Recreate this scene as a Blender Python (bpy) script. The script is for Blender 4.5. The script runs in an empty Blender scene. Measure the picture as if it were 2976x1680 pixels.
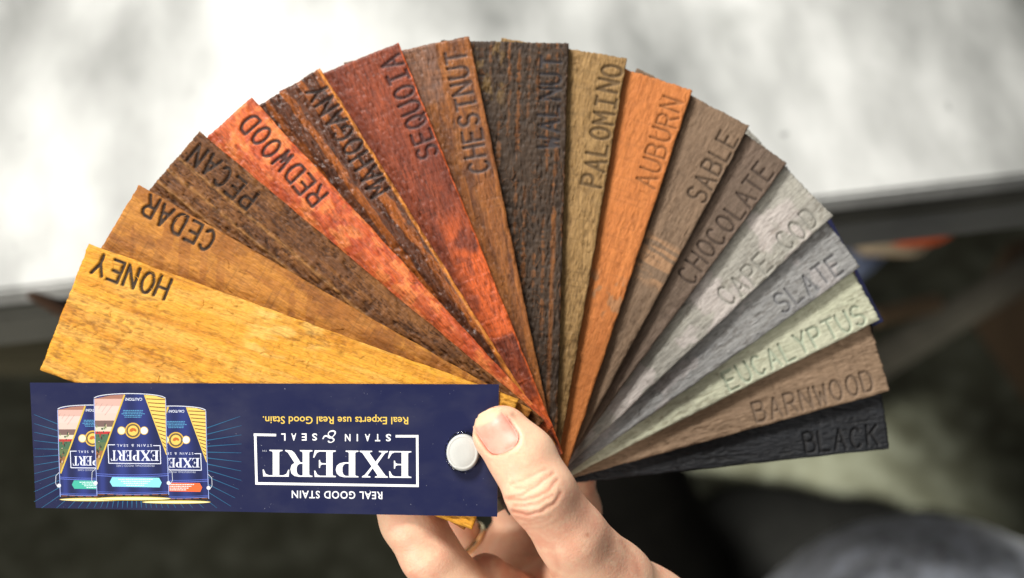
import bpy, bmesh, math, random
import numpy as np
from mathutils import Matrix, Vector
from mathutils.geometry import tessellate_polygon

random.seed(7)
R = math.radians
scene = bpy.context.scene
COL = scene.collection

# ------------------------------------------------------------------ camera
HFOV = R(40)
FPX = 2976 / 2 / math.tan(HFOV / 2)
DIST = 0.3434                      # camera to swatch fan
cam_d = bpy.data.cameras.new('camera')
cam = bpy.data.objects.new('camera', cam_d)
COL.objects.link(cam)
cam.location = (0, 0, 1.38)
cam.rotation_euler = (R(30), 0, 0)  # looks 60 degrees below the horizon
cam_d.sensor_width = 36
cam_d.angle = HFOV
cam_d.clip_start = 0.01
cam_d.clip_end = 60
cam_d.dof.use_dof = True
cam_d.dof.focus_distance = 0.342
cam_d.dof.aperture_fstop = 8.0
scene.camera = cam
CAM = Matrix.Translation((0, 0, 1.38)) @ Matrix.Rotation(R(30), 4, 'X')

# ------------------------------------------------------------------ world, lamps, exposure
world = bpy.data.worlds.new('World')
scene.world = world
world.use_nodes = True
bg = world.node_tree.nodes['Background']
bg.inputs[0].default_value = (1.0, 0.97, 0.92, 1)
bg.inputs[1].default_value = 0.20


def lamp(name, kind, loc, target, energy, color=(1, 1, 1), **kw):
    d = bpy.data.lights.new(name, kind)
    d.energy = energy
    d.color = color
    for k, v in kw.items():
        setattr(d, k, v)
    o = bpy.data.objects.new(name, d)
    COL.objects.link(o)
    o.location = loc
    o.rotation_euler = (Vector(target) - Vector(loc)).to_track_quat('-Z', 'Y').to_euler()
    return o


lamp('shop_lamp', 'AREA', (-0.45, 0.78, 2.15), (0, 0.2, 1.08), 31, (1, 0.97, 0.92), shape='RECTANGLE', size=0.45, size_y=0.25)
lamp('added_front_fill', 'AREA', (-0.85, -0.80, 1.50), (0, 0.2, 1.06), 17.5, (1, 0.95, 0.88), shape='RECTANGLE', size=0.7, size_y=0.5)  # unseen front fill, added to brighten the hand and fan
lamp('added_bench_spot', 'SPOT', (0.0, 0.75, 2.2), (0.0, 0.42, 0.92), 40, (1, 0.99, 0.96), spot_size=R(24), spot_blend=1.0, shadow_soft_size=0.12)  # unseen spot, added to overexpose the middle of the bench
lamp('added_floor_spot', 'SPOT', (0.95, -0.5, 1.9), (0.25, 0.52, 0.0), 1500, (1, 0.98, 0.9), spot_size=R(12), spot_blend=1.0, shadow_soft_size=0.08)  # unseen spot, added to make the bright patch on the floor

scene.view_settings.view_transform = 'Standard'
scene.view_settings.look = 'None'
scene.view_settings.exposure = 0
scene.view_settings.gamma = 1
scene.view_settings.use_curve_mapping = False


# ------------------------------------------------------------------ helpers
def tag(o, label=None, cat=None, group=None, kind=None):
    if label: o['label'] = label
    if cat: o['category'] = cat
    if group: o['group'] = group
    if kind: o['kind'] = kind
    return o


def srgb(r, g, b):
    f = lambda c: (c / 255 / 12.92) if c / 255 <= 0.04045 else ((c / 255 + 0.055) / 1.055) ** 2.4
    return (f(r), f(g), f(b), 1.0)


def mesh_np(name, verts, faces, mats=(), smooth=False, mat_idx=None, attrs=None):
    """verts (n,3) array, faces: list of (m,k) int arrays"""
    me = bpy.data.meshes.new(name)
    verts = np.asarray(verts, np.float32)
    me.vertices.add(len(verts))
    me.vertices.foreach_set('co', verts.ravel())
    faces = [np.asarray(f, np.int32) for f in faces if len(f)]
    nl = sum(f.size for f in faces)
    nf = sum(len(f) for f in faces)
    me.loops.add(nl)
    me.loops.foreach_set('vertex_index', np.concatenate([f.ravel() for f in faces]))
    me.polygons.add(nf)
    tot = np.concatenate([np.full(len(f), f.shape[1], np.int32) for f in faces])
    me.polygons.foreach_set('loop_start', np.concatenate([[0], np.cumsum(tot)[:-1]]).astype(np.int32))
    me.polygons.foreach_set('loop_total', tot)
    me.polygons.foreach_set('use_smooth', np.full(nf, bool(smooth)))
    if mat_idx is not None:
        me.polygons.foreach_set('material_index', np.asarray(mat_idx, np.int32))
    for m in mats:
        me.materials.append(m)
    if attrs:
        for k, a in attrs.items():
            at = me.attributes.new(k, 'FLOAT', 'POINT')
            at.data.foreach_set('value', np.asarray(a, np.float32))
    me.update()
    me.validate()
    return me


def link(name, me, parent=None, mat=None):
    o = bpy.data.objects.new(name, me)
    COL.objects.link(o)
    if parent is not None:
        o.parent = parent
    if mat is not None:
        o.matrix_local = mat
    return o


def bm_obj(name, bm, mat, parent=None, smooth=False, M=None):
    me = bpy.data.meshes.new(name)
    bmesh.ops.recalc_face_normals(bm, faces=bm.faces[:])
    bm.to_mesh(me)
    bm.free()
    me.materials.append(mat)
    if smooth:
        me.polygons.foreach_set('use_smooth', np.ones(len(me.polygons), bool))
    return link(name, me, parent, M)


# pixel of the 2976x1680 photograph -> ray in world
def ray(px, py):
    d = Vector(((px - 1488) / FPX, (840 - py) / FPX, -1))
    return CAM.to_translation(), (CAM.to_3x3() @ d)


def on_z(px, py, z):
    o, d = ray(px, py)
    return o + d * ((z - o.z) / d.z)


def at_depth(px, py, depth):
    o, d = ray(px, py)
    return o + d * depth


# fan plane: u right, v up, w towards the viewer (metres in its own frame; helper takes mm)
RX, RY = -0.0976, -0.0380
FAN = CAM @ Matrix.Translation((-0.0080, -0.0405, -DIST)) @ Matrix.Rotation(RY, 4, 'Y') @ Matrix.Rotation(RX, 4, 'X')
FANI = FAN.inverted()


def P(px, py, w):
    """pixel -> point (mm) on the fan-frame plane at height w (mm)"""
    o, d = ray(px, py)
    o = FANI @ o
    d = FANI.to_3x3() @ d
    t = (w * 0.001 - o.z) / d.z
    q = o + d * t
    return np.array((q.x * 1000, q.y * 1000, w))


FPROJ = np.array((CAM.inverted() @ FAN))


def to_px(v):
    """fan-frame mm (n,3) -> pixels"""
    q = v * 0.001 @ FPROJ[:3, :3].T + FPROJ[:3, 3]
    return np.stack([1488 + FPX * q[:, 0] / -q[:, 2], 840 - FPX * q[:, 1] / -q[:, 2]], 1)


# numpy noise
def vnoise(x, y, seed):
    x = np.asarray(x, np.float64); y = np.asarray(y, np.float64)
    xi = np.floor(x).astype(np.int64); yi = np.floor(y).astype(np.int64)
    fx = x - xi; fy = y - yi
    fx = fx * fx * (3 - 2 * fx); fy = fy * fy * (3 - 2 * fy)

    def h(a, b):
        n = (a * 374761393 + b * 668265263 + seed * 974634777) & 0xffffffff
        n = ((n ^ (n >> 13)) * 1274126177) & 0xffffffff
        n = ((n ^ (n >> 16)) * 2246822519) & 0xffffffff
        return ((n ^ (n >> 15)) & 0xffff) / 65535.0
    a = h(xi, yi); b = h(xi + 1, yi); c = h(xi, yi + 1); d = h(xi + 1, yi + 1)
    return (a * (1 - fx) + b * fx) * (1 - fy) + (c * (1 - fx) + d * fx) * fy


def fbm(x, y, seed, o=3):
    s = 0; a = 1; t = 0
    for i in range(o):
        s = s + a * vnoise(x * 2 ** i, y * 2 ** i, seed + i * 17); t += a; a *= 0.5
    return s / t


def sstep(a, b, x):
    t = np.clip((x - a) / (b - a), 0, 1)
    return t * t * (3 - 2 * t)


# ------------------------------------------------------------------ materials
def new_mat(name):
    m = bpy.data.materials.new(name)
    m.use_nodes = True
    nt = m.node_tree
    return m, nt, nt.nodes['Principled BSDF']


def N(nt, kind, **kw):
    n = nt.nodes.new(kind)
    for k, v in kw.items():
        if k.startswith('i_'):
            n.inputs[int(k[2:])].default_value = v
        else:
            setattr(n, k, v)
    return n


def mixc(nt, fac, a, b, blend='MIX'):
    n = nt.nodes.new('ShaderNodeMix')
    n.data_type = 'RGBA'
    n.blend_type = blend
    for sock, v in ((n.inputs[0], fac), (n.inputs[6], a), (n.inputs[7], b)):
        if isinstance(v, (int, float, tuple)):
            sock.default_value = v
        else:
            nt.links.new(v, sock)
    return n.outputs[2]


def ramp(nt, src, lo, hi):
    n = nt.nodes.new('ShaderNodeMapRange')
    n.inputs[1].default_value = lo
    n.inputs[2].default_value = hi
    nt.links.new(src, n.inputs[0])
    return n.outputs[0]


def noise_at(nt, coord, scale_xyz, detail=3, loc=(0, 0, 0), rough=0.55):
    mp = nt.nodes.new('ShaderNodeMapping')
    mp.inputs['Scale'].default_value = scale_xyz
    mp.inputs['Location'].default_value = loc
    nt.links.new(coord, mp.inputs[0])
    nz = nt.nodes.new('ShaderNodeTexNoise')
    nz.inputs['Scale'].default_value = 1
    nz.inputs['Detail'].default_value = detail
    nz.inputs['Roughness'].default_value = rough
    nt.links.new(mp.outputs[0], nz.inputs['Vector'])
    return nz.outputs[0]


def simple(name, col, rough=0.6, metal=0.0, nscale=0, namt=0.3, col2=None, bump=0, spec=0.5):
    m, nt, b = new_mat(name)
    b.inputs['Roughness'].default_value = rough
    b.inputs['Metallic'].default_value = metal
    b.inputs['Specular IOR Level'].default_value = spec
    b.inputs['Base Color'].default_value = col
    if nscale:
        tc = nt.nodes.new('ShaderNodeTexCoord').outputs['Object']
        nz = noise_at(nt, tc, (nscale,) * 3, 4)
        c2 = col2 or tuple(c * (1 - namt) for c in col[:3]) + (1,)
        nt.links.new(mixc(nt, ramp(nt, nz, 0.35, 0.65), col, c2), b.inputs['Base Color'])
        if bump:
            bp = nt.nodes.new('ShaderNodeBump')
            bp.inputs['Strength'].default_value = bump
            bp.inputs['Distance'].default_value = 0.001
            nt.links.new(nz, bp.inputs['Height'])
            nt.links.new(bp.outputs[0], b.inputs['Normal'])
    return m


def wood_mat(name, seed, A, B, C, alt, burn, rough=0.5, fine=0.45, blotch=0.4, saw=0.3, streak=(0.03, 0.45), pore=.45):
    """A base, B darker streak, C third (blotch); masks m1 (stripe), alt, pit and stamp come with the mesh"""
    m, nt, b = new_mat(name)
    L = nt.links
    obj = nt.nodes.new('ShaderNodeTexCoord').outputs['Object']
    sc = nt.nodes.new('ShaderNodeVectorMath'); sc.operation = 'SCALE'
    sc.inputs['Scale'].default_value = 1000
    L.new(obj, sc.inputs[0])
    mm = sc.outputs[0]
    loc = (seed * 13.7, seed * 7.3, seed * 3.1)

    def attr(n):
        a = nt.nodes.new('ShaderNodeAttribute'); a.attribute_name = n
        return a.outputs['Fac']
    s1 = noise_at(nt, mm, (streak[0], streak[1], 0.3), 4, loc)
    add = nt.nodes.new('ShaderNodeMath'); add.operation = 'MULTIPLY_ADD'
    L.new(attr('m1'), add.inputs[0]); add.inputs[1].default_value = 0.8
    L.new(s1, add.inputs[2])
    col = mixc(nt, ramp(nt, add.outputs[0], 0.38, 0.72), A, B)
    bl = noise_at(nt, mm, (0.10, 0.22, 0.3), 4, (loc[0] + 40, loc[1], 0))
    f = nt.nodes.new('ShaderNodeMath'); f.operation = 'MULTIPLY'
    L.new(ramp(nt, bl, 0.45, 0.68), f.inputs[0]); f.inputs[1].default_value = blotch
    col = mixc(nt, f.outputs[0], col, C)
    col = mixc(nt, attr('alt'), col, alt)
    # fine fibre and saw-mark tone
    fi = noise_at(nt, mm, (0.35, 2.6, 1), 3, (loc[0], loc[1] + 20, 5))
    k = tuple([1 - fine] * 3) + (1,)
    col = mixc(nt, ramp(nt, fi, 0.40, 0.62), col, mixc(nt, 1.0, col, k, 'MULTIPLY'))
    sw = noise_at(nt, mm, (1.3, 0.06, 1), 2, (loc[0] + 5, loc[1] + 70, 9))
    k2 = tuple([1 - saw] * 3) + (1,)
    col = mixc(nt, ramp(nt, sw, 0.55, 0.68), col, mixc(nt, 1.0, col, k2, 'MULTIPLY'))
    # short dark pores and pale broken fibres
    po = noise_at(nt, mm, (0.55, 3.0, 1), 3, (loc[0] + 15, loc[1] + 33, 2), .7)
    col = mixc(nt, ramp(nt, po, 0.58, 0.72), col, mixc(nt, 1.0, col, tuple([1 - pore] * 3) + (1,), 'MULTIPLY'))
    pf = noise_at(nt, mm, (0.7, 3.6, 1), 3, (loc[0] + 55, loc[1] + 3, 6), .7)
    lite = nt.nodes.new('ShaderNodeMath'); lite.operation = 'ADD'; lite.use_clamp = True
    L.new(ramp(nt, pf, 0.62, 0.80), lite.inputs[0]); L.new(attr('fibre'), lite.inputs[1])
    col = mixc(nt, lite.outputs[0], col, mixc(nt, 1.0, mixc(nt, 1.0, col, (1.5, 1.5, 1.5, 1), 'MULTIPLY'), (.02, .017, .012, 1), 'ADD'))
    col = mixc(nt, attr('pit'), col, mixc(nt, 1.0, col, (0.42, 0.38, 0.34, 1), 'MULTIPLY'))
    col = mixc(nt, attr('stamp'), col, burn)
    L.new(col, b.inputs['Base Color'])
    r = nt.nodes.new('ShaderNodeMapRange')
    r.inputs[3].default_value = rough - 0.1; r.inputs[4].default_value = min(1, rough + 0.18)
    L.new(fi, r.inputs[0]); L.new(r.outputs[0], b.inputs['Roughness'])
    b.inputs['Specular IOR Level'].default_value = 0.4 if rough < .45 else 0.25
    gr = noise_at(nt, mm, (0.9, 5.0, 2), 3, loc)
    bp = nt.nodes.new('ShaderNodeBump'); bp.inputs['Strength'].default_value = 0.6
    bp.inputs['Distance'].default_value = 0.0003
    L.new(gr, bp.inputs['Height']); L.new(bp.outputs[0], b.inputs['Normal'])
    return m


# ================================================================== setting: floor
def floor_mat():
    m, nt, b = new_mat('concrete_floor')
    tc = nt.nodes.new('ShaderNodeTexCoord').outputs['Object']
    n1 = noise_at(nt, tc, (9, 9, 9), 5)
    n2 = noise_at(nt, tc, (34, 34, 34), 4, (3, 1, 0))
    c = mixc(nt, ramp(nt, n1, 0.35, 0.68), srgb(72, 73, 60), srgb(46, 46, 35))
    c = mixc(nt, ramp(nt, n2, 0.45, 0.75), c, srgb(92, 94, 82))
    nt.links.new(c, b.inputs['Base Color'])
    b.inputs['Specular IOR Level'].default_value = 0.2
    b.inputs['Roughness'].default_value = 0.85
    return m


bm = bmesh.new()
vs = [bm.verts.new(p) for p in ((-6, -4, 0), (6, -4, 0), (6, 8, 0), (-6, 8, 0))]
bm.faces.new(vs)
tag(bm_obj('floor', bm, floor_mat()), kind='structure')


# ================================================================== workbench
def bench_mat():
    m, nt, b = new_mat('worn_white_bench')
    tc = nt.nodes.new('ShaderNodeTexCoord').outputs['Object']
    n1 = noise_at(nt, tc, (15, 7, 7), 4, (2.2, 0.4, 0), 0.5)
    n2 = noise_at(nt, tc, (38, 22, 30), 3, (7, 3, 0), 0.5)
    n3 = noise_at(nt, tc, (60, 60, 60), 2, (1, 9, 0))
    # stains plus painted-in lamp falloff: darker towards the ends and the back
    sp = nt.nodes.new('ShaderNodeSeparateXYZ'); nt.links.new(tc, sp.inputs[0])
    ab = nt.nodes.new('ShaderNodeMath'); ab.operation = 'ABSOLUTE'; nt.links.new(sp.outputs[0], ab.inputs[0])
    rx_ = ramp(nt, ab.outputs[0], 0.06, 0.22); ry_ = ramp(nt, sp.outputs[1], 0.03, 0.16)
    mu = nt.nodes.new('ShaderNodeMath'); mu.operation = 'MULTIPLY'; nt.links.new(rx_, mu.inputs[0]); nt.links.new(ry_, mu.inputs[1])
    dirt_falloff = nt.nodes.new('ShaderNodeMath'); dirt_falloff.operation = 'MULTIPLY_ADD'
    nt.links.new(mu.outputs[0], dirt_falloff.inputs[0]); dirt_falloff.inputs[1].default_value = 0.20; nt.links.new(n1, dirt_falloff.inputs[2])
    c = mixc(nt, ramp(nt, dirt_falloff.outputs[0], 0.38, 0.68), srgb(190, 191, 188), srgb(92, 94, 91))
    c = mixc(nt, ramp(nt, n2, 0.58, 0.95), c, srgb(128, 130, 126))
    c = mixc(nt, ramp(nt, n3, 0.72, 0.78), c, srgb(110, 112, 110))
    nt.links.new(c, b.inputs['Base Color'])
    b.inputs['Roughness'].default_value = 0.55
    return m


TZ = 0.92
e0 = on_z(0, 866, TZ); e1 = on_z(2976, 528, TZ)
ed = (e1 - e0).normalized()
en = Vector((-ed.y, ed.x, 0))
if en.y < 0: en = -en
mid = (e0 + e1) / 2
BM = Matrix(((ed.x, en.x, 0, mid.x), (ed.y, en.y, 0, mid.y), (0, 0, 1, 0), (0, 0, 0, 1)))


def box_bm(x0, x1, y0, y1, z0, z1, bev=0.0):
    bm = bmesh.new()
    bmesh.ops.create_cube(bm, size=1)
    for v in bm.verts:
        v.co = Vector(((x0 + x1) / 2 + v.co.x * (x1 - x0), (y0 + y1) / 2 + v.co.y * (y1 - y0), (z0 + z1) / 2 + v.co.z * (z1 - z0)))
    if bev:
        bmesh.ops.bevel(bm, geom=bm.edges[:], offset=bev, segments=2, affect='EDGES')
    return bm


bench = bpy.data.objects.new('workbench', None)
COL.objects.link(bench)
bench.matrix_world = BM
tag(bench, 'long white workbench with a paint-smeared top and grey front edge behind the wood fan', 'workbench')
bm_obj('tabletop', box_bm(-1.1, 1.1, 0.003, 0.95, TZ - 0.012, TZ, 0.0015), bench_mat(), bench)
edge_m = simple('grey_edge_metal', srgb(100, 100, 93), 0.5, 0.0, 14, 0.4)
bm_obj('front_edge', box_bm(-1.1, 1.1, -0.001, 0.03, TZ - 0.036, TZ - 0.0135, 0.002), edge_m, bench)
legm = simple('dark_steel_leg', srgb(40, 40, 38), 0.5, 0.6)
for x in (-1.0, 1.0):
    for y in (0.09, 0.86):
        bm_obj('leg', box_bm(x - 0.03, x + 0.03, y - 0.03, y + 0.03, 0.0, TZ - 0.165, 0.003), legm, bench)


def bar_between(name, a, b, w, h, mat, label, cat):
    """square bar with a slightly rounded section from a to b"""
    d = b - a
    o = bm_obj(name, box_bm(-d.length / 2, d.length / 2, -w / 2, w / 2, -h / 2, h / 2, min(w, h) * 0.15), mat)
    o.matrix_world = Matrix.Translation((a + b) / 2) @ d.to_track_quat('X', 'Z').to_matrix().to_4x4()
    return tag(o, label, cat)


# things blurred under the bench
bar_between('metal_brace', at_depth(2440, 1120, 0.98), at_depth(3300, 600, 1.16), 0.022, 0.02,
            simple('dull_brace', srgb(84, 80, 70), 0.6, 0.0, 30),
            'dull grey brace slanting up to the right beneath the white workbench', 'brace')
bar_between('wooden_stick', at_depth(2540, 925, 0.92), at_depth(2730, 878, 0.95), 0.010, 0.01,
            simple('stick_wood', srgb(112, 92, 68), 0.6, 0, 40), 'short brown stick above the slanting brace under the workbench', 'stick')
# orange, beige, blue pieces under the bench edge


def cloth(name, pts, depth, mat, label, thick=0.012):
    bm = bmesh.new()
    q = [at_depth(x, y, depth) for x, y in pts]
    n = CAM.to_3x3() @ Vector((0, 0, 1))
    top = [bm.verts.new(p) for p in q]
    f = bm.faces.new(top)
    r = bmesh.ops.extrude_face_region(bm, geom=[f])
    for v in r['geom']:
        if isinstance(v, bmesh.types.BMVert): v.co -= n * thick
    bmesh.ops.bevel(bm, geom=bm.edges[:], offset=0.002, segments=2, affect='EDGES')
    return tag(bm_obj(name, bm, mat, smooth=True), label, 'cloth' if 'rag' in name else 'tape' if 'tape' in name else 'paper')


cloth('orange_rag', [(2580, 690), (2660, 655), (2760, 650), (2780, 680), (2720, 712), (2620, 716)], 0.80,
      simple('orange_cloth', srgb(196, 84, 36), 0.8, 0, 60), 'small orange rag just below the grey workbench edge')
cloth('beige_tape', [(2480, 700), (2600, 690), (2715, 706), (2670, 745), (2500, 740)], 0.83,
      simple('beige_paper', srgb(178, 160, 132), 0.8, 0, 60), 'beige strip of tape lying under the orange rag')
cloth('blue_paper', [(2420, 705), (2520, 715), (2590, 735), (2520, 800), (2470, 830), (2430, 770)], 0.86,
      simple('blue_grey_paper', srgb(120, 132, 160), 0.8, 0, 60), 'pale blue-grey paper beside the fan tip below the workbench')
# brown box at the far right
bxm = simple('brown_box', srgb(92, 72, 52), 0.75, 0, 20)
bo = bm_obj('cardboard_box', box_bm(-0.075, 0.075, -0.075, 0.075, -0.06, 0.06, 0.003), bxm)
bo.matrix_world = Matrix.Translation(at_depth(3215, 930, 1.2)) @ Matrix.Rotation(R(24), 4, 'Z')
tag(bo, 'brown cardboard box in shadow at the right end under the workbench', 'box')
# thin dark stick on the left edge of bench
bar_between('dark_stick', at_depth(85, 848, 0.535), at_depth(215, 925, 0.545), 0.004, 0.004,
            simple('dark_stick_wood', srgb(70, 48, 32), 0.6), 'thin dark stick against the left workbench edge behind the honey strip', 'stick')
bar_between('lower_rail', at_depth(-300, 1045, 0.95), at_depth(600, 1030, 0.98), 0.02, 0.02,
            simple('rail_olive', srgb(84, 80, 62), 0.6), 'olive rail in the shadow left of the printed card', 'rail')


# ================================================================== blurred knee and boots at lower right
def lathe_blob(name, path, mat, label, cat, seg=32, wob=0.0, seed=0):
    """tube with given centre points (world) and radii, closed with domes"""
    bm = bmesh.new()
    rings = []
    pts = [Vector(p) for p, r in path]
    rad = [r for p, r in path]
    up = Vector((0.13, 0.21, 0.97))
    for i, p in enumerate(pts):
        d = (pts[min(i + 1, len(pts) - 1)] - pts[max(i - 1, 0)]).normalized()
        s = d.cross(up).normalized(); t = s.cross(d)
        ring = []
        for k in range(seg):
            a = 2 * math.pi * k / seg
            r = rad[i] * (1 + wob * math.sin(3 * a + i * 1.3 + seed) + wob * 0.6 * math.sin(5 * a - i * 2.1))
            ring.append(bm.verts.new(p + (s * math.cos(a) + t * math.sin(a)) * r))
        rings.append(ring)
    for a, b in zip(rings, rings[1:]):
        for k in range(seg):
            bm.faces.new((a[k], a[(k + 1) % seg], b[(k + 1) % seg], b[k]))
    bm.faces.new(rings[0]); bm.faces.new(rings[-1])
    o = bm_obj(name, bm, mat, smooth=True)
    return tag(o, label, cat)


def dome_path(a, b, r0, r1, n=10, dome=8):
    """capsule path from a to b with round ends"""
    a = Vector(a); b = Vector(b); d = (b - a).normalized()
    out = []
    for i in range(dome):
        t = math.pi / 2 * (1 - (i + 0.15) / dome)
        out.append((a - d * r0 * math.sin(t), r0 * math.cos(t)))
    for i in range(n + 1):
        t = i / n
        out.append((a.lerp(b, t), r0 + (r1 - r0) * t))
    for i in range(dome):
        t = math.pi / 2 * (i + 0.85) / dome
        out.append((b + d * r1 * math.sin(t), r1 * math.cos(t)))
    return out


def heather():
    m, nt, b = new_mat('grey_heather_cloth')
    tc = nt.nodes.new('ShaderNodeTexCoord').outputs['Object']
    n1 = noise_at(nt, tc, (62, 62, 62), 3, (0, 0, 0), 0.7)
    n2 = noise_at(nt, tc, (320, 320, 320), 2)
    c = mixc(nt, ramp(nt, n1, 0.35, 0.66), srgb(206, 214, 230), srgb(118, 123, 133))
    c = mixc(nt, ramp(nt, n2, 0.5, 0.75), c, srgb(150, 148, 146))
    nt.links.new(c, b.inputs['Base Color'])
    b.inputs['Roughness'].default_value = 0.9
    b.inputs['Sheen Weight'].default_value = 0.2
    return m


lathe_blob('knee', dome_path(at_depth(2690, 2105, 0.80), at_depth(3060, 2850, 0.84), 0.118, 0.12), heather(),
           'rounded knee in speckled grey cloth filling the lower right corner', 'knee', 48, 0.006)
blackm = simple('black_boot_leather', srgb(9, 9, 8), 0.85, 0, 60, spec=0.05)
lathe_blob('black_boot', dome_path(at_depth(2170, 1640, 1.28), at_depth(2700, 1760, 1.34), 0.073, 0.09), blackm,
           'black rounded boot toe left of the grey knee', 'boot', 32, 0.02, 2)
lathe_blob('trouser_leg', dome_path(at_depth(1800, 1360, 1.12), at_depth(1965, 1760, 1.25), 0.050, 0.058), simple('black_cloth', srgb(28, 27, 24), 0.9, 0, 60, spec=0.1),
           'black trouser leg seen between the thumb and the pale floor', 'trouser leg', 32, 0.02, 5)

# ================================================================== the swatch fan
fan = bpy.data.objects.new('swatch_fan', None)
COL.objects.link(fan)
fan.matrix_world = FAN
tag(fan, 'open fan of seventeen stained wood sample strips riveted under a navy printed card', 'swatch fan')

PITCH, THICK, LEN, WID = 2.35, 1.95, 114.5, 33.6
S = dict  # readability

# stroke alphabet for the stamped names: unit box, each entry a list of polylines


def arc(cx, cy, rx, ry, a0, a1, n=10):
    return [(cx + rx * math.cos(R(a0 + (a1 - a0) * i / n)), cy + ry * math.sin(R(a0 + (a1 - a0) * i / n))) for i in range(n + 1)]


GL = {
    'A': [[(0, 0), (.5, 1), (1, 0)], [(.2, .36), (.8, .36)]],
    'B': [[(0, 0), (0, 1), (.55, 1)] + arc(.55, .77, .36, .23, 90, -90) + [(0, .54)], [(.55, .54)] + arc(.58, .27, .42, .27, 90, -90) + [(0, 0)]],
    'C': [arc(.52, .5, .5, .5, 48, 312, 16)],
    'D': [[(0, 0), (0, 1), (.42, 1)] + arc(.45, .5, .52, .5, 90, -90, 12) + [(0, 0)]],
    'E': [[(.95, 1), (0, 1), (0, 0), (.95, 0)], [(0, .52), (.75, .52)]],
    'G': [arc(.52, .5, .5, .5, 48, 330, 16) + [(.98, .42), (.6, .42)]],
    'H': [[(0, 0), (0, 1)], [(1, 0), (1, 1)], [(0, .52), (1, .52)]],
    'I': [[(.5, 0), (.5, 1)], [(.12, 1), (.88, 1)], [(.12, 0), (.88, 0)]],
    'K': [[(0, 0), (0, 1)], [(.95, 1), (0, .42)], [(.32, .6), (1, 0)]],
    'L': [[(0, 1), (0, 0), (.92, 0)]],
    'M': [[(0, 0), (0, 1), (.5, .42), (1, 1), (1, 0)]],
    'N': [[(0, 0), (0, 1), (1, 0), (1, 1)]],
    'O': [arc(.5, .5, .5, .5, 0, 360, 20)],
    'P': [[(0, 0), (0, 1), (.55, 1)] + arc(.55, .74, .42, .26, 90, -90) + [(0, .48)]],
    'Q': [arc(.5, .5, .5, .5, 0, 360, 20), [(.55, .25), (1, -.06)]],
    'R': [[(0, 0), (0, 1), (.55, 1)] + arc(.55, .75, .42, .25, 90, -90) + [(0, .5)], [(.5, .5), (1, 0)]],
    'S': [arc(.5, .75, .45, .25, 30, 250, 10) + arc(.5, .25, .48, .26, 75, -150, 12)],
    'T': [[(.5, 0), (.5, 1)], [(0, 1), (1, 1)]],
    'U': [[(0, 1), (0, .4)] + arc(.5, .38, .5, .38, 180, 360, 12) + [(1, 1)]],
    'W': [[(0, 1), (.22, 0), (.5, .62), (.78, 0), (1, 1)]],
    'Y': [[(0, 1), (.5, .45), (1, 1)], [(.5, .45), (.5, 0)]],
}


def seg_dist(X, Y, pts):
    d = np.full(X.shape, 1e9)
    for (ax, ay), (bx, by) in zip(pts, pts[1:]):
        vx, vy = bx - ax, by - ay
        l2 = vx * vx + vy * vy + 1e-12
        t = np.clip(((X - ax) * vx + (Y - ay) * vy) / l2, 0, 1)
        d = np.minimum(d, np.hypot(X - ax - t * vx, Y - ay - t * vy))
    return d


c = srgb
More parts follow.
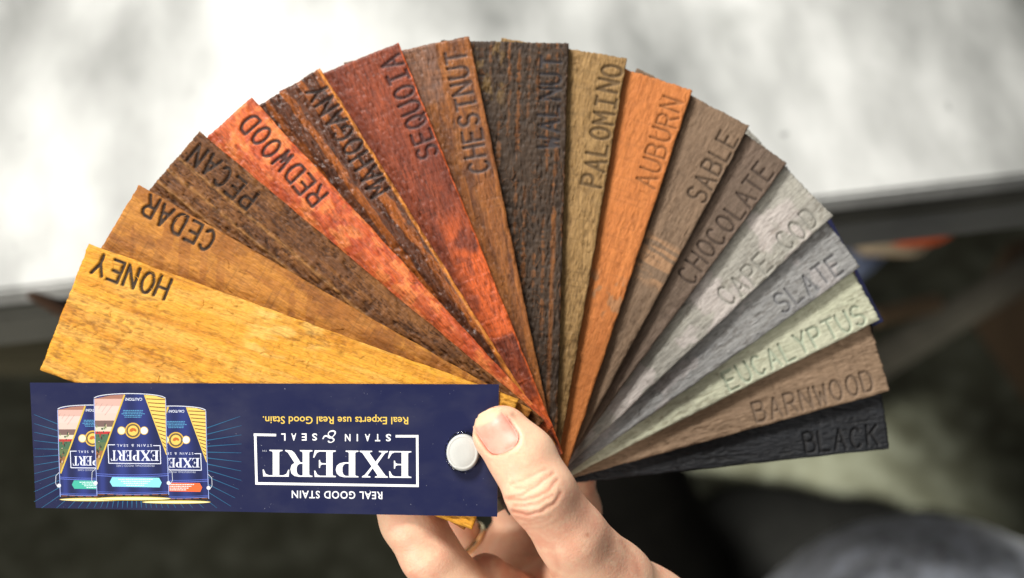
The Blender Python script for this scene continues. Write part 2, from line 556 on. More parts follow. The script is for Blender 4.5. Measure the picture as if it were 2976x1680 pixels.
# word, exposed corner px, inner point px, last-letter dist px, baseline px, letter height px, look
STRIPS = [
    S(w='HONEY', A=(258, 708), E=(1549, 1175), end=55, base=16, n='honey yellow strip on top of the fan stamped HONEY',
      cA=c(220, 156, 46), cB=c(196, 128, 34), cC=c(226, 166, 60), alt=c(228, 180, 92), burn=c(40, 30, 24), rough=.5, torn=.8, fib=50),
    S(w='CEDAR', A=(403, 537), E=(1411, 1115), end=64, base=11, n='golden brown strip stamped CEDAR below the honey one',
      cA=c(190, 126, 48), cB=c(158, 98, 38), cC=c(192, 132, 60), alt=c(130, 78, 34), burn=c(44, 32, 24), rough=.5, torn=.3, fib=25),
    S(w='PECAN', A=(579, 382), E=(1608, 1240), end=44, base=28, n='medium brown ridged strip stamped PECAN',
      cA=c(136, 87, 42), cB=c(100, 62, 33), cC=c(146, 94, 43), alt=c(172, 122, 66), burn=c(42, 30, 24), rough=.5, torn=1.1, rel=.34, fib=120),
    S(w='REDWOOD', A=(730, 282), E=(1534, 1158), end=60, base=27, n='bright orange-red mottled strip stamped REDWOOD',
      cA=c(220, 110, 52), cB=c(194, 84, 42), cC=c(140, 58, 38), alt=c(236, 138, 72), burn=c(56, 28, 22), rough=.38, torn=.5, rel=.3, fib=10),
    S(w='MAHOGANY', A=(929, 197), E=(1375, 908), end=63, base=12, n='glossy dark brown strip with orange grain stamped MAHOGANY',
      cA=c(154, 84, 30), cB=c(84, 45, 24), cC=c(108, 60, 30), alt=c(214, 134, 56), burn=c(46, 26, 18), rough=.32, torn=.8, rel=.3, fib=20),
    S(w='SEQUOIA', A=(1158, 124), E=(1592, 1206), end=50, base=10, n='dark red strip stamped SEQUOIA',
      cA=c(150, 72, 40), cB=c(116, 52, 32), cC=c(166, 80, 46), alt=c(216, 98, 40), burn=c(64, 34, 32), rough=.42, torn=.6, rel=.24, fib=15),
    S(w='CHESTNUT', A=(1363, 104), E=(1582, 1153), end=58, base=23, n='warm brown strip stamped CHESTNUT',
      cA=c(146, 88, 42), cB=c(104, 62, 36), cC=c(170, 108, 50), alt=c(122, 92, 78), burn=c(72, 54, 48), rough=.42, torn=.5, fib=60),
    S(w='WALNUT', A=(1652, 125), E=(1621, 1177), end=63, base=22, n='very dark brown rough strip stamped WALNUT at the top of the fan',
      cA=c(124, 78, 40), cB=c(68, 53, 41), cC=c(58, 46, 37), alt=c(136, 106, 60), burn=c(50, 46, 48), rough=.55, torn=.9, rel=.3, fib=130),
    S(w='PALOMINO', A=(1822, 169), E=(1630, 1293), end=47, base=10, n='olive tan strip stamped PALOMINO',
      cA=c(152, 120, 76), cB=c(134, 104, 62), cC=c(162, 130, 84), alt=c(160, 140, 90), burn=c(92, 72, 46), rough=.6, torn=.6, rel=.34, fib=60),
    S(w='AUBURN', A=(2012, 262), E=(1674, 1283), end=65, base=14, n='plain orange strip stamped AUBURN',
      cA=c(192, 118, 62), cB=c(176, 104, 52), cC=c(190, 116, 60), alt=c(150, 122, 92), burn=c(140, 92, 54), rough=.6, torn=.45, fib=10),
    S(w='SABLE', A=(2178, 366), E=(1845, 986), end=68, base=9, n='grey-brown strip with a worn patch stamped SABLE',
      cA=c(126, 103, 82), cB=c(108, 88, 70), cC=c(130, 108, 87), alt=c(164, 126, 92), burn=c(78, 64, 52), rough=.65, torn=.6, fib=30),
    S(w='CHOCOLATE', A=(2287, 474), E=(1953, 928), end=67, base=11, n='dark taupe strip stamped CHOCOLATE',
      cA=c(108, 91, 78), cB=c(94, 79, 66), cC=c(114, 97, 84), alt=c(130, 112, 98), burn=c(72, 60, 52), rough=.65, torn=.5, fib=20),
    S(w='CAPE COD', A=(2421, 627), E=(1900, 1118), end=62, base=13, n='pale grey strip stamped CAPE COD',
      cA=c(156, 153, 144), cB=c(146, 143, 135), cC=c(176, 173, 160), alt=c(190, 180, 176), burn=c(140, 138, 130), rough=.65, torn=.6, rel=.26, fib=20),
    S(w='SLATE', A=(2501, 775), E=(1900, 1200), end=65, base=20, n='mid grey strip stamped SLATE',
      cA=c(141, 141, 139), cB=c(126, 126, 126), cC=c(148, 147, 145), alt=c(164, 158, 156), burn=c(108, 108, 110), rough=.65, torn=.6, rel=.26, fib=20),
    S(w='EUCALYPTUS', A=(2556, 929), E=(1900, 1261), end=52, base=13, n='pale sage green strip stamped EUCALYPTUS',
      cA=c(184, 185, 162), cB=c(170, 172, 149), cC=c(188, 188, 168), alt=c(204, 206, 180), burn=c(150, 160, 142), rough=.7, torn=.6, fib=15),
    S(w='BARNWOOD', A=(2587, 1136), E=(1900, 1324), end=61, base=15, n='light brown strip stamped BARNWOOD',
      cA=c(136, 113, 91), cB=c(120, 99, 79), cC=c(142, 119, 98), alt=c(170, 150, 130), burn=c(104, 88, 74), rough=.7, torn=.7, rel=.3, fib=15),
    S(w='BLACK', A=(2585, 1304), E=(1900, 1379), end=50, base=15, n='black strip at the bottom of the fan stamped BLACK',
      cA=c(32, 34, 38), cB=c(24, 25, 28), cC=c(38, 40, 44), alt=c(60, 60, 64), burn=c(18, 18, 20), rough=.5, torn=.8, rel=.32, fib=15),
]
# how cracked and torn each face is
CRACK = (.32, .30, 1.0, .45, .85, .55, .5, .85, .45, .14, .22, .18, .25, .25, .14, .28, .35)
PX = 1 / 11.9    # mm per pixel at the fan


def fibre_tubes(L, W, n, rng, zfun):
    """small torn wood fibres lying on the face"""
    V = []; F = []
    for i in range(n):
        x = rng.uniform(8, L - 2); y = rng.uniform(-W / 2 + .6, W / 2 - .6)
        a = rng.normal(0, 0.45) + (math.pi if rng.random() < .5 else 0)
        l = rng.uniform(0.8, 3.0); cv = rng.normal(0, 0.5); r = rng.uniform(0.05, 0.11)
        lift = rng.uniform(0.05, 0.5)
        base = len(V)
        for s in range(5):
            t = s / 4
            aa = a + cv * t
            px = x + math.cos(aa) * l * t; py = y + math.sin(aa) * l * t
            py = min(max(py, -W / 2 + .2), W / 2 - .2); px = min(max(px, 1), L - .3)
            pz = zfun(px, py) + r * 0.6 + lift * (1 - (2 * t - 1) ** 2) * 0.6
            rr = r * (1 - .6 * t)
            for k in range(3):
                b = 2 * math.pi * k / 3
                V.append((px - math.sin(aa) * rr * math.cos(b), py + math.cos(aa) * rr * math.cos(b), pz + rr * math.sin(b)))
        for s in range(4):
            for k in range(3):
                F.append((base + s * 3 + k, base + s * 3 + (k + 1) % 3, base + s * 3 + 3 + (k + 1) % 3, base + s * 3 + 3 + k))
    return V, F


def build_strip(k, s):
    rng = np.random.default_rng(100 + k)
    w = -k * PITCH
    A = P(*s['A'], w); Ein = P(*s['E'], w)
    d = (A - Ein)[:2]; d /= np.linalg.norm(d)
    nrm = np.array((-d[1], d[0]))             # away from exposed edge
    # local frame: x outward along the strip (0 at inner end), y across, exposed edge at y=-W/2
    L, W = LEN, WID
    org = A[:2] - d * L + nrm * W / 2
    M = Matrix(((d[0], nrm[0], 0, org[0] * .001), (d[1], nrm[1], 0, org[1] * .001), (0, 0, 1, w * .001), (0, 0, 0, 1)))
    nx, ny = 441, 131
    xs = np.linspace(0, L, nx); ys = np.linspace(-W / 2, W / 2, ny)
    X, Y = np.meshgrid(xs, ys, indexing='ij')
    sd = 31 * k + 5
    z = 0.10 * (fbm(X / 9, Y / 1.2, sd) - .5)
    # torn fibres
    area = sstep(.42, .62, fbm(X / 16, Y / 7, sd + 1))
    t = fbm(X / 1.7 + 0.5 * fbm(X / 3, Y / 2, sd + 8), Y / .55, sd + 2, 3)
    torn = (t - .5) * (0.25 + .75 * area)
    z += s['torn'] * 0.34 * torn
    saw = vnoise(X / 0.9 + 0.10 * Y, Y / 14, sd + 3) - .5
    z += 0.05 * saw
    rel = s.get('rel', .16)
    z += rel * .35 * (fbm(X / 1.8, Y / .8, sd + 60, 3) - .5) + rel * .9 * (fbm(X / 1.9 + .4 * Y, Y / .34, sd + 61, 2) - .5)
    crk = CRACK[k]
    t2 = fbm(X / 1.5 + .8 * fbm(X / 4, Y / 3, sd + 63), Y / .42 + .15 * X, sd + 62, 3)
    deep = sstep(.55, .68, t2) * sstep(.30, .55, fbm(X / 8, Y / 4, sd + 64) + .08)
    z -= .24 * crk * deep
    z += .16 * crk * sstep(.52, .36, t2)
    pit = sstep(.02, .20, -torn) * (0.35 + .4 * area) * min(1, s['torn'])
    pit = np.clip(pit + .85 * crk * deep, 0, 1)
    m1 = np.zeros_like(X); alt = np.zeros_like(X)
    wd = s['w']
    ex = Y + W / 2                             # distance from the exposed edge
    ox = L - X                                 # distance from the outer end
    wob = 1.2 * (fbm(X / 14, Y / 30, sd + 4) - .5)
    if wd == 'HONEY':
        n = fbm(X / 6, Y / 2.2, sd + 5)
        alt = .75 * sstep(.45, .6, n) * sstep(44, 48, ox) * sstep(68, 60, ox) * sstep(16, 12, ex)
        alt += .35 * sstep(.5, .65, fbm(X / 25, Y / 3, sd + 6))
        m1 = .28 * sstep(.5, .7, fbm(X / 22, Y / 2.4, sd + 9)) - .1
    elif wd == 'CEDAR':
        m1 = .45 * sstep(.5, .7, fbm(X / 25, Y / 3, sd + 9)) + .3 * (vnoise(X / 2.6 + .2 * Y, Y / 30, sd + 10) > .62)
        alt = .5 * sstep(.58, .7, fbm(X / 7, Y / 5, sd + 6))
    elif wd == 'PECAN':
        for q in (8.5, 12.5, 16.5, 20.5):
            g = np.exp(-((ex - q - wob * 1.2) / .45) ** 2)
            z += .38 * g; alt += .6 * g
        m1 = .45 * fbm(X / 12, Y / 1.6, sd + 9)
    elif wd == 'REDWOOD':
        n = fbm(X / 3.2, Y / 2.2, sd + 5, 4)
        alt = .7 * sstep(.5, .66, n)
        m1 = .5 * sstep(.52, .68, fbm(X / 7, Y / 3, sd + 7))
        z += .10 * (n - .5)
    elif wd == 'MAHOGANY':
        ph = ex + wob * 1.4 + .06 * ox
        q = .5 + .5 * np.cos(2 * math.pi * (ph - 1.0) / 4.9)
        st = sstep(.18, .55, 1 - q + .9 * (fbm(X / 5, Y / 1.1, sd + 6) - .5))
        m1 = .85 * st * (.55 + .6 * fbm(X / 1.2, Y / .8, sd + 16)) - .15
        z += .30 * (st - .5) + .32 * st * (fbm(X / 1.0, Y / .8, sd + 15) - .5)
        alt = .9 * sstep(1.1, .5, ex)
    elif wd == 'SEQUOIA':
        st = sstep(9, 5, ex + 3 * (fbm(X / 16, Y / 5, sd + 6) - .5)) * sstep(44, 56, ox)
        alt = .8 * st * sstep(.38, .6, fbm(X / 6, Y / 5, sd + 7)) + .8 * sstep(.5, .2, ex)
        m1 = .4 * fbm(X / 10, Y / 1.5, sd + 8)
        z += .12 * (vnoise(X / 1.3, Y / 9, sd + 12) > .8) * sstep(50, 75, ox)
    elif wd == 'CHESTNUT':
        alt = .85 * sstep(17, 14, ox) * sstep(9.0, 9.8, ex) * (.6 + .4 * vnoise(X / .8, Y / 8, sd + 4))
        m1 = .55 * sstep(.45, .7, fbm(X / 14, Y / 1.3, sd + 8))
        m1 -= .6 * sstep(1.6, .8, ex)
    elif wd == 'WALNUT':
        st = .5 + .5 * np.cos(2 * math.pi * (ex + wob) / 2.5)
        cr = vnoise(X / .65, Y / 3, sd + 5)
        m1 = .5 - .48 * sstep(.45, .95, st + .9 * (cr - .5)) * sstep(.36, .6, fbm(X / 9, Y / 2.2, sd + 9) + .06)
        m1 -= .6 * np.exp(-((ex - 2.4) / .7) ** 2) * sstep(40, 50, ox)
        alt = .55 * sstep(.5, .66, fbm(X / 3, Y / 2, sd + 6)) * sstep(20, 12, ox) * sstep(15, 18, ex)
        z += .10 * (cr - .5) + .26 * (fbm(X / 1.1, Y / .7, sd + 15) - .5)
    elif wd == 'AUBURN':
        alt = .6 * sstep(.55, .65, fbm(X / 3, Y / 2, sd + 5)) * sstep(52, 56, ox) * sstep(66, 62, ox)
    elif wd == 'SABLE':
        band = sstep(37, 40, ox + .12 * ex) * sstep(52, 48, ox + .12 * ex)
        alt = band * sstep(.4, .6, fbm(X / 1.0, Y / 5, sd + 5)) * .8
    elif wd == 'CAPE COD':
        alt = .6 * sstep(.55, .65, fbm(X / 7, Y / 7, sd + 5))
    elif wd == 'SLATE':
        alt = .6 * sstep(.58, .68, fbm(X / 7, Y / 6, sd + 5))
    # stamped letters
    pitch = 50.8 * PX; hgt = 62 * PX; lw = 33 * PX
    stamp = np.zeros_like(X); halo = np.zeros_like(X)
    word = s['w']
    x_last = L - s['end'] * PX
    for i, ch in enumerate(word):
        if ch == ' ': continue
        cx = x_last - (len(word) - 1 - i) * pitch + rng.uniform(-.12, .12)
        if word == 'BLACK' and i == 0: cx += 0.7
        by = -W / 2 + s['base'] * PX + rng.uniform(-.22, .22)
        x0 = cx - lw / 2
        i0 = max(0, int((x0 - 1) / L * (nx - 1))); i1 = min(nx, int((x0 + lw + 1) / L * (nx - 1)) + 2)
        xx = (X[i0:i1] - x0); yy = (Y[i0:i1] - by)
        rot = rng.uniform(-.05, .05)
        xr = lw / 2 + (xx - lw / 2) * math.cos(rot) + yy * math.sin(rot)
        yr = yy * math.cos(rot) - (xx - lw / 2) * math.sin(rot)
        dd = np.full(xx.shape, 9.)
        for st in GL[ch]:
            dd = np.minimum(dd, seg_dist(xr, yr, [(p * lw, q * hgt) for p, q in st]))
        dd = dd + .10 * (vnoise(X[i0:i1] / .5, Y[i0:i1] / .5, sd + 77) - .5)
        m = 1 - (sstep(.31, .54, dd) if k < 9 else sstep(.25, .46, dd))
        stamp[i0:i1] = np.maximum(stamp[i0:i1], m)
        halo[i0:i1] = np.maximum(halo[i0:i1], 1 - sstep(.35, 1.3, dd))
    z = z * (1 - .55 * halo) * (1 - .7 * stamp) - .50 * stamp
    pit *= 1 - .7 * halo
    pit *= (1 - stamp)
    dark = k <= 8 or wd == 'BLACK'
    scol = stamp * (.97 if k < 5 else .95 if dark else .8)
    # worn edges
    edge = np.minimum(np.minimum(ex, W - ex), np.minimum(X, ox))
    z -= .22 * (1 - sstep(0, .5, edge)) * (.6 + .8 * vnoise(X / 1.1, Y / 1.1, sd + 40))
    # ragged sawn outline
    Xp = X + sstep(1.2, 0, ox) * ((vnoise(Y / .5, 0 * Y, sd + 50) - .5) * (.18 if k < 7 else .30) + .25 * (fbm(Y / 3, 0 * Y, sd + 51) - .5))
    Yp = Y - sstep(1.2, 0, ex) * (fbm(X / 4, 0 * X, sd + 52) - .5) * .35
    z = np.maximum(z, -THICK + .4)
    V = np.stack([Xp, Yp, z], -1).reshape(-1, 3)
    idx = np.arange(nx * ny).reshape(nx, ny)
    top = np.stack([idx[:-1, :-1], idx[1:, :-1], idx[1:, 1:], idx[:-1, 1:]], -1).reshape(-1, 4)
    loop = np.concatenate([idx[:, 0], idx[-1, 1:], idx[-2::-1, -1], idx[0, -2:0:-1]])
    bot0 = len(V)
    Vb = V[loop].copy()
    # middle ring gives the sawn side some relief
    Vm = Vb.copy(); Vm[:, 2] = -.5 * THICK
    Vm[:, :2] += (rng.random((len(loop), 2)) - .5) * .14
    Vb[:, 2] = -THICK
    nL = len(loop)
    mid_i = bot0 + np.arange(nL); bot_i = bot0 + nL + np.arange(nL)
    nxt = np.roll(np.arange(nL), -1)
    side1 = np.stack([loop, mid_i, mid_i[nxt], loop[nxt]], -1)
    side2 = np.stack([mid_i, bot_i, bot_i[nxt], mid_i[nxt]], -1)
    cap = bot_i[::-1].reshape(1, -1)
    zi = lambda px, py: float(z[min(nx - 1, int(px / L * (nx - 1))), min(ny - 1, int((py + W / 2) / W * (ny - 1)))])
    fv, ff = fibre_tubes(L, W, s['fib'] * 3, rng, zi)
    Vall = np.concatenate([V, Vm, Vb, np.array(fv).reshape(-1, 3)]) * .001
    fb = bot0 + 2 * nL
    ff = np.array(ff, np.int32).reshape(-1, 4) + fb
    extra = 2 * nL + len(fv)
    pad = lambda a, v=0.: np.concatenate([a.ravel(), a.ravel()[loop], a.ravel()[loop], np.full(len(fv), v)])
    attrs = dict(stamp=pad(scol), pit=pad(pit, .15), m1=pad(m1), alt=pad(np.clip(alt, 0, 1)), fibre=np.concatenate([np.zeros(nx * ny + 2 * nL), np.repeat(rng.uniform(0, 1, len(fv) // 15) ** 2, 15)]))
    mat = wood_mat('stained_wood_' + word.lower().replace(' ', '_'), k + 1, s['cA'], s['cB'], s['cC'], s['alt'], s['burn'], s['rough'],
                   pore=.3 if k < 2 else .5 if k < 9 else .35, fine=.26 if k < 2 else .32 if k < 9 else .2, blotch=.5 if k < 9 else .4, saw=.10 if k < 1 else .22 if k < 9 else .12)
    me = mesh_np('wood_strip', Vall, [top, side1, side2, ff, cap], [mat], True, None, attrs)
    o = link('wood_strip', me, fan, M)
    o['label'] = s['n']
    return o


for k, s in enumerate(STRIPS):
    build_strip(k, s)

# ------------------------------------------------------------------ back card (navy) behind everything
navy = srgb(23, 28, 64)


def paper_mat(name, col, rough=.35):
    m, nt, b = new_mat(name)
    tc = nt.nodes.new('ShaderNodeTexCoord').outputs['Object']
    n1 = noise_at(nt, tc, (60, 90, 60), 3)
    n2 = noise_at(nt, tc, (900, 900, 900), 2, (3, 3, 0))
    n3 = noise_at(nt, tc, (2600, 2600, 2600), 1, (7, 3, 0))
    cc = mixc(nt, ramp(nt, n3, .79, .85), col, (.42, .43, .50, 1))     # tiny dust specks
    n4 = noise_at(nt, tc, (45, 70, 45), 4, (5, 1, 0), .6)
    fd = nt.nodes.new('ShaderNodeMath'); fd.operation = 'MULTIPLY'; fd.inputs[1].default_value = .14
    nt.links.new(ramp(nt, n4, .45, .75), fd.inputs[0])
    cc = mixc(nt, fd.outputs[0], cc, (.13, .13, .15, 1))               # grey haze of a sheen, painted into the colour
    nt.links.new(cc, b.inputs['Base Color'])
    b.inputs['Specular IOR Level'].default_value = .35
    r = nt.nodes.new('ShaderNodeMapRange')
    r.inputs[3].default_value = rough - .08; r.inputs[4].default_value = rough + .15
    nt.links.new(n1, r.inputs[0]); nt.links.new(r.outputs[0], b.inputs['Roughness'])
    bp = nt.nodes.new('ShaderNodeBump'); bp.inputs['Strength'].default_value = .15; bp.inputs['Distance'].default_value = .0001
    nt.links.new(n2, bp.inputs['Height']); nt.links.new(bp.outputs[0], b.inputs['Normal'])
    return m


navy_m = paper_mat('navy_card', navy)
white_edge = simple('white_paper_core', srgb(226, 222, 210), .8)


def slab(V4, z0, z1):
    """quad corners (mm) -> verts, faces for a thin slab; top face index 0"""
    V = [(p[0], p[1], z1) for p in V4] + [(p[0], p[1], z0) for p in V4]
    F = [(0, 1, 2, 3), (7, 6, 5, 4)] + [(i, i + 4, (i + 1) % 4 + 4, (i + 1) % 4) for i in range(4)]
    return V, F


wb = -17 * PITCH - .1
o1 = P(2421, 648, wb)[:2]; o2 = P(2553, 905, wb)[:2]
ee = o2 - o1; ee /= np.linalg.norm(ee)
dd = np.array((-ee[1], ee[0]))
if dd[0] > 0: dd = -dd
mm_ = (o1 + o2) / 2
bc = [mm_ - ee * 16.5, mm_ + ee * 16.5, mm_ + ee * 16.5 + dd * 114, mm_ - ee * 16.5 + dd * 114]
if np.cross(bc[1] - bc[0], bc[2] - bc[1]) < 0: bc = bc[::-1]
V, F = slab(bc, wb - .4, wb)
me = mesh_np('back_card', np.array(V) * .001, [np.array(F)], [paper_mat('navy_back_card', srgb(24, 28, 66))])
o = link('back_card', me, fan)
o['label'] = 'plain dark blue back card showing past the grey strip ends'

# ------------------------------------------------------------------ printed cover card
CW = 0.55                                    # height of the printed face
cc4 = [P(87, 1112, CW), P(1450, 1117, CW), P(1445, 1502, CW), P(104, 1476, CW)]
cc4 = cc4[::-1]                              # counter-clockwise seen from the front


class Print:
    """flat print: layers of ink, each polygon with its own colour"""

    def __init__(self):
        self.V = []; self.F = []; self.C = []

    def tri(self, pts, tris, col, layer, cols=None):
        b = len(self.V)
        for i, p in enumerate(pts):
            q = P(p[0], p[1], CW)
            self.V.append((q[0], q[1], CW + .014 * layer))
            self.C.append(cols[i] if cols else col)
        for t in tris:
            t = tuple(b + i for i in t)
            # make the face look at the viewer
            a, bb, cc = (np.array(self.V[i][:2]) for i in t[:3])
            if np.cross(bb - a, cc - a) < 0: t = t[::-1]
            self.F.append(t)

    def poly(self, outer, col, layer, holes=()):
        loops = [[Vector((x, y, 0)) for x, y in lp] for lp in (outer, *holes)]
        pts = [p for lp in (outer, *holes) for p in lp]
        self.tri(pts, tessellate_polygon(loops), col, layer)

    def rect(self, x0, y0, x1, y1, col, layer):
        self.tri([(x0, y0), (x1, y0), (x1, y1), (x0, y1)], [(0, 1, 2), (0, 2, 3)], col, layer)

    def strip(self, path, wid, col, layer, lift=0.0):
        """ribbon along a polyline of pixels; lift spreads it over the layers so that it may cross itself"""
        n = len(path)
        L_ = []; R_ = []
        for i, (x, y) in enumerate(path):
            a = path[max(i - 1, 0)]; b = path[min(i + 1, n - 1)]
            dx, dy = b[0] - a[0], b[1] - a[1]
            l = math.hypot(dx, dy) + 1e-9
            h = (wid[i] if isinstance(wid, (list, tuple)) else wid) / 2
            L_.append((x - dy / l * h, y + dx / l * h)); R_.append((x + dy / l * h, y - dx / l * h))
        for i in range(n - 1):
            self.tri([L_[i], L_[i + 1], R_[i + 1], R_[i]], [(0, 1, 2), (0, 2, 3)], col, layer + lift * i / n)

    def disc(self, cx, cy, r, col, layer, n=28, inner=0):
        pts = [(cx + r * math.cos(2 * math.pi * i / n), cy + r * math.sin(2 * math.pi * i / n)) for i in range(n)]
        if inner:
            pts2 = [(cx + inner * math.cos(2 * math.pi * i / n), cy + inner * math.sin(2 * math.pi * i / n)) for i in range(n)]
            self.tri(pts + pts2, [(i, (i + 1) % n, n + (i + 1) % n) for i in range(n)] + [(i, n + (i + 1) % n, n + i) for i in range(n)], col, layer)
        else:
            self.tri([(cx, cy)] + pts, [(0, 1 + i, 1 + (i + 1) % n) for i in range(n)], col, layer)


pr = Print()
_fc = {}


def font_mesh(txt, bold=0.0, space=1.0):
    key = (txt, bold, space)
    if key in _fc: return _fc[key]
    cu = bpy.data.curves.new('lettering', 'FONT')
    cu.body = txt; cu.size = 1; cu.offset = bold; cu.space_character = space; cu.resolution_u = 3
    ob = bpy.data.objects.new('lettering', cu)
    COL.objects.link(ob)
    dg = bpy.context.evaluated_depsgraph_get()
    me = bpy.data.meshes.new_from_object(ob.evaluated_get(dg))
    v = [(p.co.x, p.co.y) for p in me.vertices]
    f = [tuple(p.vertices) for p in me.polygons]
    bpy.data.objects.remove(ob); bpy.data.curves.remove(cu); bpy.data.meshes.remove(me)
    _fc[key] = (v, f)
    return v, f


def text_box(txt, x0, x1, y0, y1, col, layer, bold=0.0, space=1.0, skew=0.0):
    """text printed upside down in the pixel box: it starts at x1 and ends at x0, baseline at y0"""
    v, f = font_mesh(txt, bold, space)
    ax = min(p[0] for p in v); bx = max(p[0] for p in v); ay = min(p[1] for p in v); by = max(p[1] for p in v)
    pts = [(x1 - (p[0] - ax) / (bx - ax) * (x1 - x0), y0 + (p[1] - ay) / (by - ay) * (y1 - y0) + skew * (x1 - (p[0] - ax) / (bx - ax) * (x1 - x0) - x0)) for p in v]
    pr.tri(pts, f, col, layer)


SER = {
    'E': ([(0, 0), (.80, 0), (.86, .28), (.82, .28), (.72, .10), (.62, .05), (.36, .05), (.36, .48), (.50, .48), (.58, .45), (.60, .36), (.64, .36), (.64, .66), (.60, .66), (.58, .56), (.50, .53), (.36, .53), (.36, .95), (.60, .95), (.70, .91), (.78, .76), (.82, .76), (.80, 1), (0, 1), (0, .96), (.10, .94), (.12, .90), (.12, .10), (.10, .06), (0, .04)], []),
    'X': ([(0, 1), (0, .96), (.08, .93), (.38, .50), (.10, .08), (0, .04), (0, 0), (.32, 0), (.32, .04), (.22, .06), (.22, .10), (.44, .41), (.64, .10), (.64, .06), (.56, .04), (.56, 0), (1, 0), (1, .04), (.91, .08), (.58, .58), (.82, .90), (.92, .96), (.92, 1), (.62, 1), (.62, .96), (.71, .94), (.71, .90), (.54, .65), (.38, .90), (.38, .94), (.46, .96), (.46, 1)], []),
    'P': ([(0, 1), (0, .96), (.10, .94), (.12, .90), (.12, .10), (.10, .06), (0, .04), (0, 0), (.48, 0), (.48, .04), (.38, .06), (.36, .10), (.36, .44), (.54, .44), (.70, .48), (.81, .57), (.85, .72), (.81, .87), (.70, .96), (.54, 1)],
          [[(.36, .49), (.36, .95), (.48, .95), (.56, .90), (.60, .80), (.60, .64), (.56, .54), (.48, .49)]]),
    'R': ([(0, 1), (0, .96), (.10, .94), (.12, .90), (.12, .10), (.10, .06), (0, .04), (0, 0), (.46, 0), (.46, .04), (.38, .06), (.36, .10), (.36, .46), (.44, .46), (.66, .10), (.76, .02), (1, 0), (1, .04), (.90, .10), (.66, .48), (.77, .57), (.81, .72), (.77, .88), (.66, .97), (.50, 1)],
          [[(.36, .51), (.36, .95), (.46, .95), (.54, .90), (.58, .80), (.58, .66), (.54, .56), (.46, .51)]]),
    'T': ([(.26, 0), (.74, 0), (.74, .04), (.64, .06), (.62, .10), (.62, .95), (.76, .95), (.88, .90), (.95, .74), (.99, .74), (.97, 1), (.03, 1), (.01, .74), (.05, .74), (.12, .90), (.24, .95), (.38, .95), (.38, .10), (.36, .06), (.26, .04)], []),
}


def serif_word(spans, y0, y1, col, layer, skew=0.0, clip=None):
    """spans: (letter, left px, right px); upside down, baseline at y0"""
    for ch, xa, xb in spans:
        if clip and (xa < clip[0] or xb > clip[1]): continue
        out, holes = SER[ch]
        mx = max(p[0] for p in out)
        f = lambda p: (xb - p[0] / mx * (xb - xa), y0 + p[1] * (y1 - y0) + skew * (xb - p[0] / mx * (xb - xa) - 980))
        pr.poly([f(p) for p in out], col, layer, [[f(p) for p in h] for h in holes])


WH = srgb(236, 238, 240)
# rays behind the cans (zoomed-photo units: x = 60 + .3026 X, y = 1080 + .3026 Y)
zx = lambda X: 60 + .3026 * X
zy = lambda Y: 1080 + .3026 * Y
for i in range(76):
    a = 2 * math.pi * i / 76 + .02
    ca, sa = math.cos(a), math.sin(a)
    r0 = 520
    x1lim = (2120 - 1080) if ca > 0 else (1080 - 130)
    y1lim = (1310 - 760) if sa > 0 else (760 - 330)
    rm = min(x1lim / (abs(ca) + 1e-6), y1lim / (abs(sa) + 1e-6), 1080)
    if sa < -.35: continue
    if rm < r0 + 20: r0 = rm - 90
    p0 = (1080 + r0 * ca, 760 + r0 * sa * .9); p1 = (1080 + rm * ca, 760 + rm * sa)
    pr.strip([(zx(p0[0]), zy(p0[1])), (zx(p1[0]), zy(p1[1]))], [3.4, 1.0], srgb(34, 92, 128), .5 + .01 * (i % 2))


def dashes(x0, x1, y0, y1, col, layer, seed):
    """a line of print too small to read"""
    rr_ = random.Random(seed); x = x0
    while x < x1 - 1:
        w_ = rr_.uniform(2.5, 8)
        pr.rect(x, y0, min(x + w_, x1), y1, col, layer)
        x += w_ + 1.3


